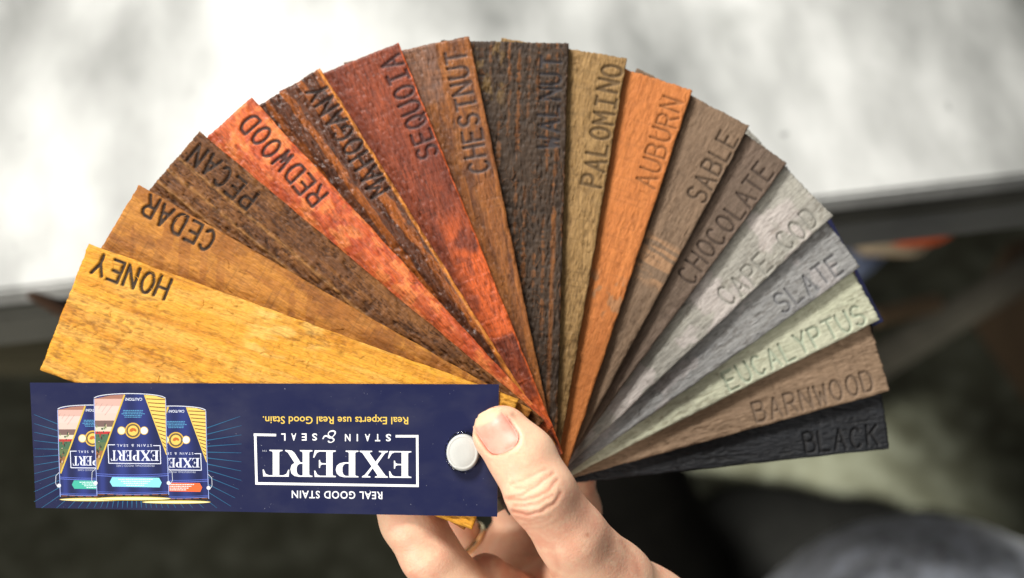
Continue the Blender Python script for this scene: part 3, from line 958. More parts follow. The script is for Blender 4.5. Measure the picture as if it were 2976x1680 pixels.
def can(fx, fy, ribbon, layer, full=True):
    """a printed paint can; fx, fy map the middle can's units to pixels"""
    T = lambda p: (fx(p[0]), fy(p[1]))
    top = lambda X: 262 - 48 * math.sqrt(max(0, 1 - ((X - 1049) / 345) ** 2))
    botm = lambda X: 1196 + 12 * math.sqrt(max(0, 1 - ((X - 1080) / 352) ** 2))
    # body with the printed cylinder sheen
    n = 30
    pts = []; cols = []
    tone = lambda u: 0.50 + 1.1 * math.exp(-((u - .08) / .05) ** 2) + 1.1 * math.exp(-((u - .36) / .10) ** 2) + .9 * math.exp(-((u - .66) / .12) ** 2) + .7 * math.exp(-((u - .95) / .04) ** 2)
    for i in range(n + 1):
        u = i / n
        xt = 706 + u * 687; xb = 735 + u * 690
        k = tone(u)
        b0 = srgb(30, 40, 94)
        cc = tuple(min(1, b0[j] * k) for j in range(3)) + (1,)
        pts += [(fx(xt), fy(top(xt))), (fx(xb), fy(botm(xb)))]; cols += [cc, cc]
    pr.tri(pts, [(2 * i, 2 * i + 2, 2 * i + 3) for i in range(n)] + [(2 * i, 2 * i + 3, 2 * i + 1) for i in range(n)], None, layer, cols)
    L1, L2, L3 = layer + 1, layer + 2, layer + 3
    # left panel: pale scene above, greenery and dark rail below
    def lx(y): return 708 + (y - 262) * .0312

    def gx(y): return 1000 - (y - 225) * .366
    bands = [(262, 330, srgb(196, 160, 150)), (330, 400, srgb(214, 184, 176)), (400, 470, srgb(208, 180, 170)), (470, 530, srgb(110, 88, 84)), (530, 575, srgb(196, 190, 170)),
             (575, 600, srgb(176, 48, 52)), (600, 680, srgb(66, 98, 74)), (680, 760, srgb(86, 104, 70)), (760, 830, srgb(140, 96, 62)), (830, 925, srgb(150, 120, 70))]
    pr.poly([T((lx(262), 262)), T((860, 229)), T((1000, 218)), T((gx(262), 262))], srgb(150, 106, 92), L1)
    for y0, y1, cc in bands:
        pr.poly([T((lx(y0), y0)), T((gx(y0), y0)), T((gx(y1), y1)), T((lx(y1), y1))], cc, L1)
    rnd = random.Random(4)
    for i in range(26):
        y = rnd.uniform(490, 860); x0 = lx(y) + 4; x1 = gx(y) - 20
        if x1 < x0 + 6: continue
        x = rnd.uniform(x0, x1)
        pr.rect(fx(x), fy(y), fx(x + rnd.uniform(6, 18)), fy(y + rnd.uniform(10, 34)), rnd.choice([srgb(52, 70, 56), srgb(120, 130, 90), srgb(60, 40, 40), srgb(190, 170, 140), srgb(150, 60, 50)]), L2)
    for i in range(4):
        pr.strip([T((735 + i * 50, 300 + i * 6)), T((720 + i * 30, 330 + i * 30))], .8, srgb(150, 122, 118), L2)
    pr.strip([T((1000, 222)), T((738, 940))], 4.2, srgb(200, 172, 72), L3)
    # right panel: yellow boards
    rgx = lambda y: 1188 + (y - 222) * .36
    rrx = lambda y: 1390 + (y - 262) * .018
    pr.poly([T((1190, 224)), T((1290, 232)), T((1390, 262)), T((1400, 790))], srgb(222, 190, 98), L1)
    y = 262
    while y < 770:
        if rrx(y) - rgx(y + 20) > 8:
            pr.strip([T((rgx(y) + 6, y)), T((rrx(y) - 2, y + 8 + (y - 262) * .05))], 2.6, srgb(112, 74, 34), L2)
        y += 37
    pr.strip([T((1190, 224)), T((1404, 800))], 2.6, srgb(214, 186, 92), L3)
    W2 = srgb(214, 220, 236)
    text_box('CAUTION!', fx(1005), fx(1168), fy(252), fy(280), W2, L1, .01)
    tl = srgb(84, 150, 190)
    for i, (a, b) in enumerate(((985, 1175), (985, 1172), (970, 1192), (992, 1170), (1000, 1160))):
        dashes(fx(a), fx(b), fy(370 + 16 * i), fy(377 + 16 * i), tl, L1, i)
    gold = srgb(206, 168, 72)
    pr.disc(fx(1080), fy(567), 23, gold, L1)
    pr.disc(fx(1080), fy(567), 19.5, srgb(96, 82, 60), L2, inner=15)
    pr.disc(fx(1080), fy(567), 14, srgb(226, 184, 92), L2)
    pr.poly([(fx(1045), fy(575)), (fx(1052), fy(552)), (fx(1072), fy(540)), (fx(1100), fy(545)), (fx(1115), fy(560)), (fx(1110), fy(578)), (fx(1085), fy(568)), (fx(1070), fy(580))], srgb(176, 96, 40), L3)
    for x in (970, 1187):
        pr.disc(fx(x), fy(567), 12, gold, L1); pr.disc(fx(x), fy(567), 10, srgb(206, 216, 180) if x < 1000 else srgb(206, 222, 224), L2)
    # frame and word
    fr = 2.2
    for a, b in (((840, 703), (848, 882)), ((848, 880), (1347, 885)), ((1347, 887), (1340, 708)), ((838, 703), (908, 703)), ((1342, 711), (1275, 711))):
        pr.strip([T(a), T(b)], fr, W2, L1 + .2 + .1 * (a[0] % 3))
    sp = ((0, 1250, 1328), (1, 1150, 1248), (2, 1078, 1148), (3, 1010, 1072), (4, 930, 1010), (5, 868, 932))
    serif_word([('EXPERT'[i], fx(a), fx(b)) for i, a, b in sp], fy(757), fy(856), W2, L1)
    text_box('STAIN & SEAL', fx(925), fx(1262), fy(697), fy(722), W2, L1, .0, 1.5)
    text_box('PROFESSIONAL WOOD CARE', fx(920), fx(1285), fy(894), fy(914), srgb(170, 176, 196), L1)
    # hoops, ribbon label, base
    for yy, cc in ((980, srgb(86, 104, 190)), (998, srgb(98, 118, 204)), (1150, srgb(70, 90, 170)), (1166, srgb(110, 130, 205))):
        pr.strip([T((726 + i * 70, yy + 12 * math.sin(math.pi * i / 10))) for i in range(11)], 1.5, cc, L1)
    pr.poly([T(p) for p in ((858, 1060), (880, 1014), (1330, 1020), (1356, 1066), (1336, 1112), (884, 1104))], ribbon, L2)
    for i in range(4):
        dashes(fx(940 + 25 * i), fx(1270 - 25 * i), fy(1031 + 19 * i), fy(1038 + 19 * i), srgb(222, 240, 244), L3, i + 7)
    pr.strip([T((735 + i * 69, 1186 + 9 * math.sin(math.pi * i / 10))) for i in range(11)], 7.5, srgb(34, 24, 26), L2)
    for i in range(8):
        pr.rect(fx(748 + i * 86), fy(1176 + (5 if 1 < i < 6 else 0)), fx(748 + i * 86 + 60), fy(1186 + (6 if 1 < i < 6 else 0)), srgb(112, 66, 52), L3)
    # lid ellipse
    el = lambda rx, ry, oy: [T((1085 + rx * math.cos(2 * math.pi * i / 40), 1219 + oy + ry * math.sin(2 * math.pi * i / 40))) for i in range(40)]
    pr.poly(el(360, 19, 0), srgb(190, 172, 72), L2 + .5)
    pr.poly(el(350, 11, 1), srgb(236, 228, 176), L3)
    # rim, side glints, bail handles
    pr.strip([T((706 + 687 * i / 24, top(706 + 687 * i / 24) - 3)) for i in range(25)], 2.2, srgb(206, 210, 222), L3)
    pr.strip([T((706, 264)), T((718, 700)), T((735, 1190))], 1.8, srgb(150, 166, 220), L3)
    pr.strip([T((1394, 264)), T((1405, 700)), T((1425, 1186))], 1.8, srgb(150, 166, 220), L3)
    for sgn, x in ((-1, 728), (1, 1416)):
        pr.strip([T((x, 925)), T((x + sgn * 40, 965)), T((x + sgn * 44, 1045)), T((x + sgn * 18, 1090))], 1.6, srgb(190, 196, 208), L3)
        pr.disc(fx(x + sgn * 6), fy(1070), 5.5, srgb(210, 212, 218), L3 + .4)


cx0 = lambda X: zx(X); cy0 = lambda Y: zy(Y)
can(lambda X: zx(355 + (X - 705) * .9), lambda Y: zy(370 + (Y - 265) * .9), srgb(62, 166, 146), 1)
can(lambda X: zx(1778 + (X - 1393) * .915), lambda Y: zy(380 + (Y - 265) * .915), srgb(226, 98, 50), 1.3)
can(cx0, cy0, srgb(128, 206, 224), 6)

# big logo
fx_ = lambda X: 700 + .3106 * X
fy_ = lambda Y: 1080 + .3106 * Y
for a, b, l in (((120, 590), (330, 594), 1), ((1448, 605), (1662, 605), 1.2), ((134, 580), (147, 1056), 1.4), ((1650, 596), (1653, 1080), 1.6), ((135, 1046), (1664, 1069), 1.8)):
    pr.strip([(fx_(a[0]), fy_(a[1])), (fx_(b[0]), fy_(b[1]))], 7.2, WH, l)
sp = (('E', 1376, 1595), ('X', 1112, 1376), ('P', 888, 1100), ('E', 676, 888), ('R', 415, 670), ('T', 204, 456))
serif_word([(ch, fx_(a), fx_(b)) for ch, a, b in sp], fy_(738), fy_(988), WH, 1, .010)
for ch, x in zip('STAIN', (1380, 1280, 1185, 1090, 1000)):
    hw = 24 if ch not in 'IN' else (6 if ch == 'I' else 26)
    text_box(ch, fx_(x - hw), fx_(x + hw), fy_(584), fy_(652), WH, 1, .02)
for ch, x in zip('SEAL', (690, 592, 495, 398)):
    hw = 23 if ch != 'L' else 20
    text_box(ch, fx_(x - hw), fx_(x + hw), fy_(578), fy_(646), WH, 1, .02)
amp = [(766, 632), (782, 606), (806, 604), (836, 622), (868, 600), (884, 572), (868, 556), (836, 560), (818, 578), (826, 604), (856, 622), (872, 640), (852, 660), (826, 660), (818, 644)]
# smoothed path for the script ampersand
sm = []
for i in range(len(amp) - 1):
    p0 = amp[max(i - 1, 0)]; p1 = amp[i]; p2 = amp[i + 1]; p3 = amp[min(i + 2, len(amp) - 1)]
    for t in (0, .25, .5, .75):
        sm.append(tuple(.5 * (2 * p1[j] + (p2[j] - p0[j]) * t + (2 * p0[j] - 5 * p1[j] + 4 * p2[j] - p3[j]) * t * t + (3 * p1[j] - p0[j] - 3 * p2[j] + p3[j]) * t ** 3) for j in (0, 1)))
sm = [(fx_(x), fy_(y)) for x, y in sm]
pr.strip(sm, [2.0 + 2.6 * abs(math.sin(i * .19 + .3)) for i in range(len(sm))], WH, 1, 2.5)
text_box('REAL GOOD STAIN', fx_(476), fx_(1324), fy_(1112), fy_(1184), WH, 1, .015, 1.12, .013)
text_box('Real Experts use Real Good Stain.', fx_(205), fx_(1566), fy_(396), fy_(488), srgb(222, 190, 86), 1, .008, 1.0, .005)
text_box('TM', fx_(202), fx_(246), fy_(733), fy_(748), srgb(180, 184, 196), 1)

# join slab + print into one card mesh: slots navy, paper edge, ink
ink, nt, b = new_mat('printed_ink')
at = nt.nodes.new('ShaderNodeAttribute'); at.attribute_name = 'ink_colour'
nt.links.new(at.outputs['Color'], b.inputs['Base Color'])
b.inputs['Roughness'].default_value = .38
V, F = slab(cc4, .18, CW)
nV = len(V)
Vall = np.array(V + pr.V) * .001
quads = np.array(F)
by_n = {}
for f in pr.F: by_n.setdefault(len(f), []).append([i + nV for i in f])
groups = [quads] + [np.array(g) for g in by_n.values()]
mi = [0, 1, 1, 1, 1, 1] + [2] * len(pr.F)
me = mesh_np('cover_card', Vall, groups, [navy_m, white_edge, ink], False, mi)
ca = me.attributes.new('ink_colour', 'FLOAT_COLOR', 'POINT')
cols = np.ones((len(Vall), 4), np.float32); cols[nV:] = np.array(pr.C, np.float32)
ca.data.foreach_set('color', cols.ravel())
o = link('cover_card', me, fan)
o['label'] = 'navy printed card with three paint cans and white EXPERT lettering upside down'

# ------------------------------------------------------------------ rivet
rc = P(1345, 1315, 1.6)
prof = [(0, 2.32), (1.2, 2.31), (2.9, 2.27), (3.1, 2.16), (3.3, 2.16), (3.45, 2.24), (3.8, 1.95), (3.95, 1.5), (4.0, .7), (4.02, 0)]


def lathe(prof, seg=48):
    V = [(0, 0, prof[0][1])]; F3 = []; F4 = []
    for r, z in prof[1:]:
        for k in range(seg):
            a = 2 * math.pi * k / seg
            V.append((r * math.cos(a), r * math.sin(a) * 1.12, z))
    for k in range(seg): F3.append((0, 1 + k, 1 + (k + 1) % seg))
    for j in range(len(prof) - 2):
        for k in range(seg):
            a = 1 + j * seg + k; b_ = 1 + j * seg + (k + 1) % seg
            F4.append((a, a + seg, b_ + seg, b_))
    return V, F3, F4


rm, nt, b = new_mat('frosted_white_plastic')
b.inputs['Base Color'].default_value = srgb(192, 194, 190)
b.inputs['Roughness'].default_value = .32
b.inputs['Subsurface Weight'].default_value = .15
b.inputs['Subsurface Radius'].default_value = (.001, .001, .001)
b.inputs['Coat Weight'].default_value = .5
b.inputs['Coat Roughness'].default_value = .08
tcn = nt.nodes.new('ShaderNodeTexCoord').outputs['Object']
wv = nt.nodes.new('ShaderNodeTexWave'); wv.inputs['Scale'].default_value = 900; wv.inputs['Distortion'].default_value = 3; wv.inputs['Detail'].default_value = 2
wv.inputs['Detail Scale'].default_value = 1.0
nt.links.new(tcn, wv.inputs[0])
bp = nt.nodes.new('ShaderNodeBump'); bp.inputs['Strength'].default_value = .10; bp.inputs['Distance'].default_value = .0001
nt.links.new(wv.outputs[1], bp.inputs['Height']); nt.links.new(bp.outputs[0], b.inputs['Normal'])
V, F3, F4 = lathe(prof)
me = mesh_np('rivet', np.array(V) * .001, [np.array(F3), np.array(F4)], [rm], True)
rv = link('rivet', me, fan, Matrix.Translation((rc[0] * .001, rc[1] * .001, CW * .001 + .00008)))
rv['label'] = 'frosted white plastic screw cap beside the thumb'
# clear washer ring under the cap
gm, nt, b = new_mat('clear_plastic')
b.inputs['Base Color'].default_value = (.9, .92, .95, 1)
b.inputs['Transmission Weight'].default_value = 1.0
b.inputs['Roughness'].default_value = .06
b.inputs['IOR'].default_value = 1.3
V, F3, F4 = lathe([(0, .30), (3.0, .30), (4.25, .28), (4.5, .2), (4.55, .02)])
me = mesh_np('clear_washer', np.array(V) * .001, [np.array(F3), np.array(F4)], [gm], True)
link('clear_washer', me, rv, Matrix.Translation((0, 0.0001, 0)))

# ================================================================== the hand
CONES = []


def Pm(px, py, w): return P(px, py, w)


def chain(pts, k, grp):
    """pts: (px,py,w,r mm)"""
    q = [(Pm(x, y, w), r) for x, y, w, r in pts]
    CONES.append((grp, k, [(a[0], b_[0], a[1], b_[1]) for a, b_ in zip(q, q[1:])]))


# thumb
chain([(1459, 1264, 6.9, 7.05), (1520, 1333, 8.0, 7.65), (1571, 1432, 8.6, 8.0), (1663, 1562, 1.5, 8.3), (1765, 1705, -11, 11.8), (1850, 1850, -24, 17.5)], 2.5, 0)
# thenar to wrist and forearm
chain([(1850, 1850, -24, 17.5), (1800, 2100, -42, 21), (1880, 2500, -55, 23), (1980, 3000, -70, 28)], 6, 0)
chain([(1560, 1880, -42, 17), (1650, 2120, -48, 19), (1740, 2500, -58, 22), (1800, 3000, -72, 27)], 6, 0)
# palm
chain([(1640, 1500, -52, 9.5), (1590, 1640, -50, 12), (1560, 1880, -44, 17)], 6, 0)
chain([(1500, 1590, -54, 9.5), (1480, 1720, -48, 12), (1500, 1880, -44, 16)], 6, 0)
# web between thumb and palm
chain([(1690, 1640, -22, 7), (1620, 1720, -34, 9)], 5, 0)
# index finger behind the strips
chain([(1640, 1520, -52, 8), (1662, 1480, -50, 7.0), (1655, 1380, -47, 6.6), (1600, 1240, -44, 6.4)], 2.5, 1)
# near finger wrapping behind the card
chain([(1450, 1860, -26, 10.2), (1332, 1722, -16, 8.2), (1250, 1612, -11, 7.5), (1197, 1510, -9.5, 7.9), (1155, 1400, -14, 7.5), (1220, 1290, -46, 7.2), (1330, 1180, -50, 7)], 1.6, 2)
# fold of the palm next to it
chain([(1412, 1676, -20, 6.0), (1460, 1740, -24, 8.6), (1530, 1800, -34, 12)], 1.2, 3)
# ring finger further back
chain([(1440, 1740, -58, 8.5), (1338, 1590, -56, 6.7), (1304, 1480, -55, 6.4), (1290, 1380, -52, 6.2)], 1.5, 4)
# middle finger hidden behind the stack
chain([(1530, 1560, -54, 8), (1480, 1400, -46, 7), (1450, 1250, -44, 6.6)], 2, 4)


def smin(a, b, k):
    h = np.maximum(k - np.abs(a - b), 0) / k
    return np.minimum(a, b) - h * h * k * .25


def cone_sdf(Q, a, b, ra, rb):
    ba = b - a
    l2 = ba @ ba
    t = np.clip(((Q - a) @ ba) / l2, 0, 1).astype(np.float32)
    d = Q - (a + t[:, None] * ba)
    return np.sqrt((d * d).sum(1)) - (ra + (rb - ra) * t)


def hand_sdf(Q):
    Q = Q.astype(np.float32)
    parts = []
    for grp, k, cs in CONES:
        v = None
        for a, b_, ra, rb in cs:
            s_ = cone_sdf(Q, a.astype(np.float32), b_.astype(np.float32), ra, rb)
            v = s_ if v is None else smin(v, s_, k)
        parts.append((grp, k, v))
    out = None
    for grp, k, v in parts:
        kk = {0: 6.0, 1: 4.0, 2: 0.7, 3: 0.7, 4: 1.6}[grp]
        out = v if out is None else smin(out, v, kk)
    # thumb pad flattened on the card
    return out


G = 0.55
lo = np.array((-48., -140., -100.)); hi = np.array((78., 24., 24.))
dims = np.ceil((hi - lo) / G).astype(int)
SD = np.full(dims, 5.0, np.float32)
BS = 24
for i in range(0, dims[0], BS):
    for j in range(0, dims[1], BS):
        for l in range(0, dims[2], BS):
            n = np.minimum(dims - (i, j, l), BS)
            cen = lo + (np.array((i, j, l)) + n / 2) * G
            dc = hand_sdf(cen[None, :])[0]
            rad = np.linalg.norm(n * G) / 2 + 3
            if abs(dc) > rad:
                SD[i:i + n[0], j:j + n[1], l:l + n[2]] = np.sign(dc) * 5
                continue
            g = np.stack(np.meshgrid(*[lo[a] + (np.arange(n[a]) + (i, j, l)[a]) * G for a in range(3)], indexing='ij'), -1)
            SD[i:i + n[0], j:j + n[1], l:l + n[2]] = hand_sdf(g.reshape(-1, 3)).reshape(n)


def surface_nets(D, lo, G):
    s = D < 0
    nx, ny, nz = D.shape
    cnt = np.zeros((nx - 1, ny - 1, nz - 1), np.int8)
    for a in (0, 1):
        for b in (0, 1):
            for c_ in (0, 1):
                cnt += s[a:nx - 1 + a, b:ny - 1 + b, c_:nz - 1 + c_]
    act = (cnt > 0) & (cnt < 8)
    ids = np.full(act.shape, -1, np.int64)
    I = np.argwhere(act)
    ids[act] = np.arange(len(I))
    acc = np.zeros((len(I), 3)); num = np.zeros(len(I))
    cor = [(a, b, c_) for a in (0, 1) for b in (0, 1) for c_ in (0, 1)]
    for p in range(8):
        for q in range(p + 1, 8):
            if sum(abs(cor[p][m] - cor[q][m]) for m in range(3)) != 1: continue
            dp = D[I[:, 0] + cor[p][0], I[:, 1] + cor[p][1], I[:, 2] + cor[p][2]]
            dq = D[I[:, 0] + cor[q][0], I[:, 1] + cor[q][1], I[:, 2] + cor[q][2]]
            m = (dp < 0) != (dq < 0)
            t = np.where(m, dp / np.where(m, dp - dq, 1), 0)
            pt = np.array(cor[p]) + t[:, None] * (np.array(cor[q]) - np.array(cor[p]))
            acc += pt * m[:, None]; num += m
    V = lo + (I + acc / num[:, None]) * G
    F = []
    for ax in range(3):
        sl0 = [slice(None)] * 3; sl1 = [slice(None)] * 3
        sl0[ax] = slice(0, -1); sl1[ax] = slice(1, None)
        A_ = s[tuple(sl0)]; B_ = s[tuple(sl1)]
        ch = np.argwhere(A_ != B_)
        o1, o2 = [(1, 2), (2, 0), (0, 1)][ax]
        ok = (ch[:, o1] > 0) & (ch[:, o2] > 0) & (ch[:, o1] < D.shape[o1] - 1) & (ch[:, o2] < D.shape[o2] - 1)
        ch = ch[ok]
        flip = A_[ch[:, 0], ch[:, 1], ch[:, 2]]
        u = np.zeros(3, int); u[o1] = 1
        w_ = np.zeros(3, int); w_[o2] = 1
        g = lambda c_: ids[c_[:, 0], c_[:, 1], c_[:, 2]]
        q = np.stack([g(ch - u - w_), g(ch - w_), g(ch), g(ch - u)], 1)
        q[~flip] = q[~flip][:, ::-1]
        F.append(q)
    F = np.concatenate(F)
    return V, F[(F >= 0).all(1)]


HV, HF = surface_nets(SD, lo, G)


def normals(V, F):
    n = np.cross(V[F[:, 2]] - V[F[:, 0]], V[F[:, 3]] - V[F[:, 1]])
    out = np.zeros_like(V)
    for k in range(4): np.add.at(out, F[:, k], n)
    return out / (np.linalg.norm(out, axis=1)[:, None] + 1e-12)


HN = normals(HV, HF)
# two light smoothing passes
for _ in range(2):
    acc = np.zeros_like(HV); num = np.zeros(len(HV))
    for a, b_ in ((0, 1), (1, 2), (2, 3), (3, 0)):
        np.add.at(acc, HF[:, a], HV[HF[:, b_]]); np.add.at(num, HF[:, a], 1)
        np.add.at(acc, HF[:, b_], HV[HF[:, a]]); np.add.at(num, HF[:, b_], 1)
    HV = HV * .5 + .5 * acc / np.maximum(num, 1)[:, None]
HN = normals(HV, HF)
HP = to_px(HV)
front = sstep(-.05, .25, HN[:, 2])
thumb_zone = HV[:, 2] > -6
# creases (zoom units: x = 1050 + .3989 X, y = 1100 + .3989 Y) with strength
CR = [
    ([(1062, 872), (1150, 852), (1250, 802), (1330, 742), (1400, 690)], .30, 5.0, True),
    ([(1072, 884), (1180, 880), (1290, 858), (1380, 800), (1425, 735)], .34, 5.0, True),
    ([(1100, 962), (1200, 992), (1300, 972), (1400, 910), (1460, 835)], .36, 5.0, True),
    ([(1112, 925), (1200, 928), (1300, 905), (1400, 846)], .26, 4.5, True),
    ([(1085, 770), (1180, 738), (1280, 690), (1350, 665)], .20, 4.5, True),
    ([(1120, 800), (1200, 800), (1290, 760), (1350, 710)], .18, 4.0, True),
    ([(1180, 1062), (1290, 1052), (1400, 1000)], .14, 5.0, True),
    ([(1200, 1100), (1330, 1080), (1430, 1030)], .10, 5.0, True),
    ([(1130, 1010), (1220, 1035), (1330, 1010)], .16, 4.5, True),
    ([(1900, 1200), (2000, 1310), (2030, 1440)], .10, 7.0, False),
    ([(1400, 1454), (1440, 1380), (1400, 1250)], .08, 8.0, False),
]
crease = np.zeros(len(HV))
disp = np.zeros(len(HV))
for pts, dep, wid, thumb in CR:
    pp = [(1050 + .3989 * x, 1100 + .3989 * y) for x, y in pts]
    sel = np.where((HP[:, 0] > min(p[0] for p in pp) - 30) & (HP[:, 0] < max(p[0] for p in pp) + 30) & (HP[:, 1] > min(p[1] for p in pp) - 30) & (HP[:, 1] < max(p[1] for p in pp) + 30) & (HN[:, 2] > 0) & ((HV[:, 2] > -8) if thumb else True))[0]
    if not len(sel): continue
    wob = 5 * (vnoise(HP[sel, 0] / 22, HP[sel, 1] / 22, 9) - .5)
    d_ = seg_dist(HP[sel, 0] + wob, HP[sel, 1] + wob, pp)
    g = np.exp(-(d_ / wid) ** 2)
    disp[sel] -= .5 * dep * g - .5 * dep * .3 * np.exp(-((d_ - wid * 2.2) / (wid * 1.4)) ** 2)
    crease[sel] = np.maximum(crease[sel], g * min(1, dep * 1.7))
# fine skin lines across the knuckle and general unevenness
kn = np.exp(-(((HP[:, 0] - 1560) / 90) ** 2 + ((HP[:, 1] - 1440) / 75) ** 2)) * (HV[:, 2] > -6)
ax = (.85 * HP[:, 0] - .527 * HP[:, 1]); al = (.527 * HP[:, 0] + .85 * HP[:, 1])
disp += kn * .17 * (fbm(ax / 40, (al + .0022 * (ax - 585) ** 2) / 7.5, 33) - .5)
disp += .06 * (fbm(HV[:, 0] / 5, HV[:, 1] / 5 + HV[:, 2] / 4, 55) - .5)

# thumbnail frame in pixels: TL, TR, BR, BL of the plate
NTL, NTR, NBR, NBL = (np.array(p, float) for p in ((1377, 1248), (1464, 1200), (1521, 1284), (1433, 1334)))


def nail_ab(px):
    """pixel -> (a across -1..1, b along 0 free edge .. 1 cuticle) by an affine fit"""
    o_ = (NTL + NTR + NBR + NBL) / 4
    ua = ((NTR - NTL) + (NBR - NBL)) / 4
    ub = ((NBL - NTL) + (NBR - NTR)) / 2
    Mx = np.linalg.inv(np.stack([ua, ub], 1))
    q = (px - o_) @ Mx.T
    return q[:, 0], q[:, 1] + .5


na, nb = nail_ab(HP)
# rounded cuticle: superellipse distance, in half-widths (~4.2 mm)
cy_ = np.where(nb > .55, (nb - .55) / .45, 0)
rr = (np.abs(na) ** 2.6 + np.abs(cy_) ** 2.6) ** (1 / 2.6)
dn = (rr - 1) * 4.2
tz = (HV[:, 2] > 4) & (HN[:, 2] > .1) & (nb > -.02)
fade = sstep(-.05, .25, nb)
groove = np.where(tz, -.40 * np.exp(-((dn - .12) / .36) ** 2) * (1 - .6 * sstep(.75, 1.0, nb)) + .10 * np.exp(-((dn - 1.15) / .65) ** 2), 0) * fade
inside = np.where(tz & (dn < 0), -.30, 0) * fade
disp += groove + inside
crease = np.maximum(crease, np.where(tz, (1.0 - .55 * sstep(.8, 1.0, nb)) * np.exp(-((dn - .15) / .36) ** 2), 0) * fade)
# fingertip end under the free edge
HV2 = HV + HN * disp[:, None]


def skin_mat():
    m, nt, b = new_mat('skin')
    tc = nt.nodes.new('ShaderNodeTexCoord').outputs['Object']
    n1 = noise_at(nt, tc, (70, 70, 70), 4)
    n2 = noise_at(nt, tc, (420, 420, 420), 3, (4, 2, 1))
    n3 = noise_at(nt, tc, (1500, 1500, 1500), 3, (1, 2, 1))
    cA = srgb(242, 199, 168); cB = srgb(233, 170, 142); cC = srgb(242, 200, 168)
    c_ = mixc(nt, ramp(nt, n1, .38, .66), cA, cB)
    c_ = mixc(nt, ramp(nt, n2, .5, .75), c_, cC)
    a = nt.nodes.new('ShaderNodeAttribute'); a.attribute_name = 'crease'
    c_ = mixc(nt, a.outputs['Fac'], c_, srgb(178, 92, 68))
    a2 = nt.nodes.new('ShaderNodeAttribute'); a2.attribute_name = 'grime'
    c_ = mixc(nt, a2.outputs['Fac'], c_, srgb(120, 96, 80))
    nt.links.new(c_, b.inputs['Base Color'])
    b.inputs['Roughness'].default_value = .48
    b.inputs['Specular IOR Level'].default_value = .38
    b.inputs['Subsurface Weight'].default_value = .22
    b.inputs['Subsurface Radius'].default_value = (1.0, .38, .22)
    b.inputs['Subsurface Scale'].default_value = .0022
    bp = nt.nodes.new('ShaderNodeBump'); bp.inputs['Strength'].default_value = .45; bp.inputs['Distance'].default_value = .0002
    nt.links.new(n3, bp.inputs['Height']); nt.links.new(bp.outputs[0], b.inputs['Normal'])
    return m


# a small mole and grime beside the nail
mole = np.exp(-(np.hypot(HP[:, 0] - 1707, HP[:, 1] - 1555) / 7) ** 2) * .6
grime = np.maximum(0, np.exp(-(np.hypot(HP[:, 0] - 1488, HP[:, 1] - 1206) / 10) ** 2) * .5) * (HV[:, 2] > 2)
hand_me = mesh_np('hand', HV2 * .001, [HF], [skin_mat()], True, None, dict(crease=np.maximum(crease, mole), grime=grime))
hand = link('hand', hand_me)
hand.matrix_world = FAN
tag(hand, 'bare right hand pinching the card and wood strips between thumb and curled fingers', 'hand')

# nail plate: rays along the view direction onto the thumb, smooth cross curve
from mathutils.bvhtree import BVHTree
bvh = BVHTree.FromPolygons([tuple(v) for v in HV], [tuple(f) for f in HF])
camo = np.array(FANI @ CAM.to_translation()) * 1000


def hit(px):
    t = P(px[0], px[1], 0.0)
    dv = Vector(t - camo).normalized()
    h = bvh.ray_cast(Vector(camo), dv)
    return h[0], h[1]


na_, nb_ = 25, 29
NV = []; nattr = []
o_ = (NTL + NTR + NBR + NBL) / 4
for j in range(nb_):
    bq = -.20 + 1.20 * j / (nb_ - 1)
    half = 1.0
    if bq > .55:
        half = max(.02, (1 - min(1, ((bq - .55) / .45)) ** 2.6)) ** (1 / 2.6)
    if bq < 0:
        half = 1 - .35 * (bq / -.20) ** 2
    for i in range(na_):
        aq = (-1 + 2 * i / (na_ - 1)) * half
        bqq = bq - (.06 * (1 - aq * aq) if bq < 0 else 0)
        p = o_ + aq * ((NTR - NTL) + (NBR - NBL)) / 4 + (bqq - .5) * ((NBL - NTL) + (NBR - NTR)) / 2
        h, nrm_ = hit(p)
        if h is None:
            h = Vector(P(p[0], p[1], 8)); nrm_ = Vector((0, 0, 1))
        lift = .02 + .10 * (1 - aq * aq) + (.35 * min(1, max(0, -bq) / .2) if bq < 0 else 0) - .22 * max(0, abs(aq) - .86) / .14 - .25 * sstep(.86, 1.0, bq)
        NV.append(np.array(h) + np.array(nrm_) * float(lift)); nattr.append(sstep(.06, -.04, bqq + .10 * aq * aq - .02))
NV = np.array(NV)
idx = np.arange(na_ * nb_).reshape(nb_, na_)
NF = np.stack([idx[:-1, :-1], idx[:-1, 1:], idx[1:, 1:], idx[1:, :-1]], -1).reshape(-1, 4)
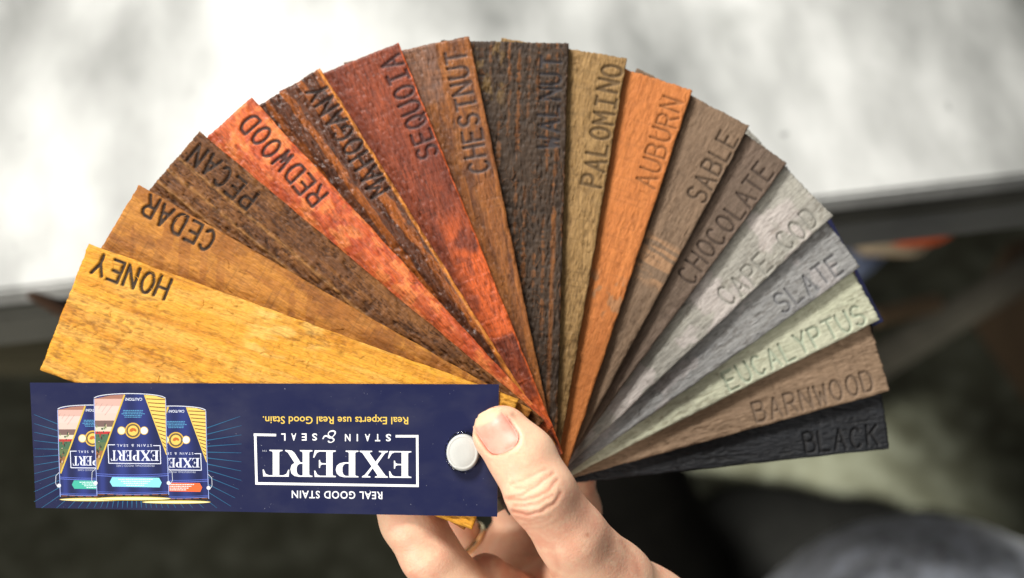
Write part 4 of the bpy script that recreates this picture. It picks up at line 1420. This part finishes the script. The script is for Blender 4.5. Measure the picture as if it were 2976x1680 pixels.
# give the plate thickness
NVb = NV - np.array((0, 0, .35))
bnd = np.concatenate([idx[0, :], idx[1:, -1], idx[-1, -2::-1], idx[-2:0:-1, 0]])
nn = len(NV)
NS = np.stack([bnd, bnd + nn, np.roll(bnd, -1) + nn, np.roll(bnd, -1)], -1)
nm, nt, b = new_mat('thumbnail')
a = nt.nodes.new('ShaderNodeAttribute'); a.attribute_name = 'free'
tc = nt.nodes.new('ShaderNodeTexCoord').outputs['Object']
n1 = noise_at(nt, tc, (300, 300, 300), 3)
c_ = mixc(nt, ramp(nt, n1, .4, .65), srgb(230, 164, 146), srgb(220, 148, 130))
c_ = mixc(nt, a.outputs['Fac'], c_, srgb(226, 190, 156))
nt.links.new(c_, b.inputs['Base Color'])
b.inputs['Roughness'].default_value = .42
b.inputs['Specular IOR Level'].default_value = .35
b.inputs['Subsurface Weight'].default_value = .2
b.inputs['Subsurface Radius'].default_value = (1, .4, .3)
b.inputs['Subsurface Scale'].default_value = .001
me = mesh_np('thumbnail', np.concatenate([NV, NVb]) * .001, [NF[:, ::-1], NF + nn, NS], [nm], True, None, dict(free=np.concatenate([nattr, nattr])))
link('thumbnail', me, hand)

# ring on the finger behind
ra_, rb_ = Pm(1338, 1590, -56), Pm(1304, 1480, -55)
dr = Vector(rb_ - ra_).normalized()
bm = bmesh.new()
seg, tub, RR, rt = 64, 12, 7.7, .8
vs = [[bm.verts.new(((RR + rt * math.cos(2 * math.pi * j / tub) * .7) * math.cos(2 * math.pi * i / seg) * .001, (RR + rt * math.cos(2 * math.pi * j / tub) * .7) * math.sin(2 * math.pi * i / seg) * .001, rt * 1.3 * math.sin(2 * math.pi * j / tub) * .001)) for j in range(tub)] for i in range(seg)]
for i in range(seg):
    for j in range(tub):
        bm.faces.new((vs[i][j], vs[(i + 1) % seg][j], vs[(i + 1) % seg][(j + 1) % tub], vs[i][(j + 1) % tub]))
gold_m = simple('pale_gold', srgb(236, 222, 184), .25, 1.0)
ring = bm_obj('ring', bm, gold_m, smooth=True)
rp = Pm(1342, 1580, -56)
ring.matrix_world = FAN @ Matrix.Translation(Vector(rp) * .001) @ (dr + Vector((-.45, 0, .35))).to_track_quat('Z', 'Y').to_matrix().to_4x4()
tag(ring, 'thin pale gold ring on the finger behind the card', 'ring')

scene.cycles.use_denoising = True
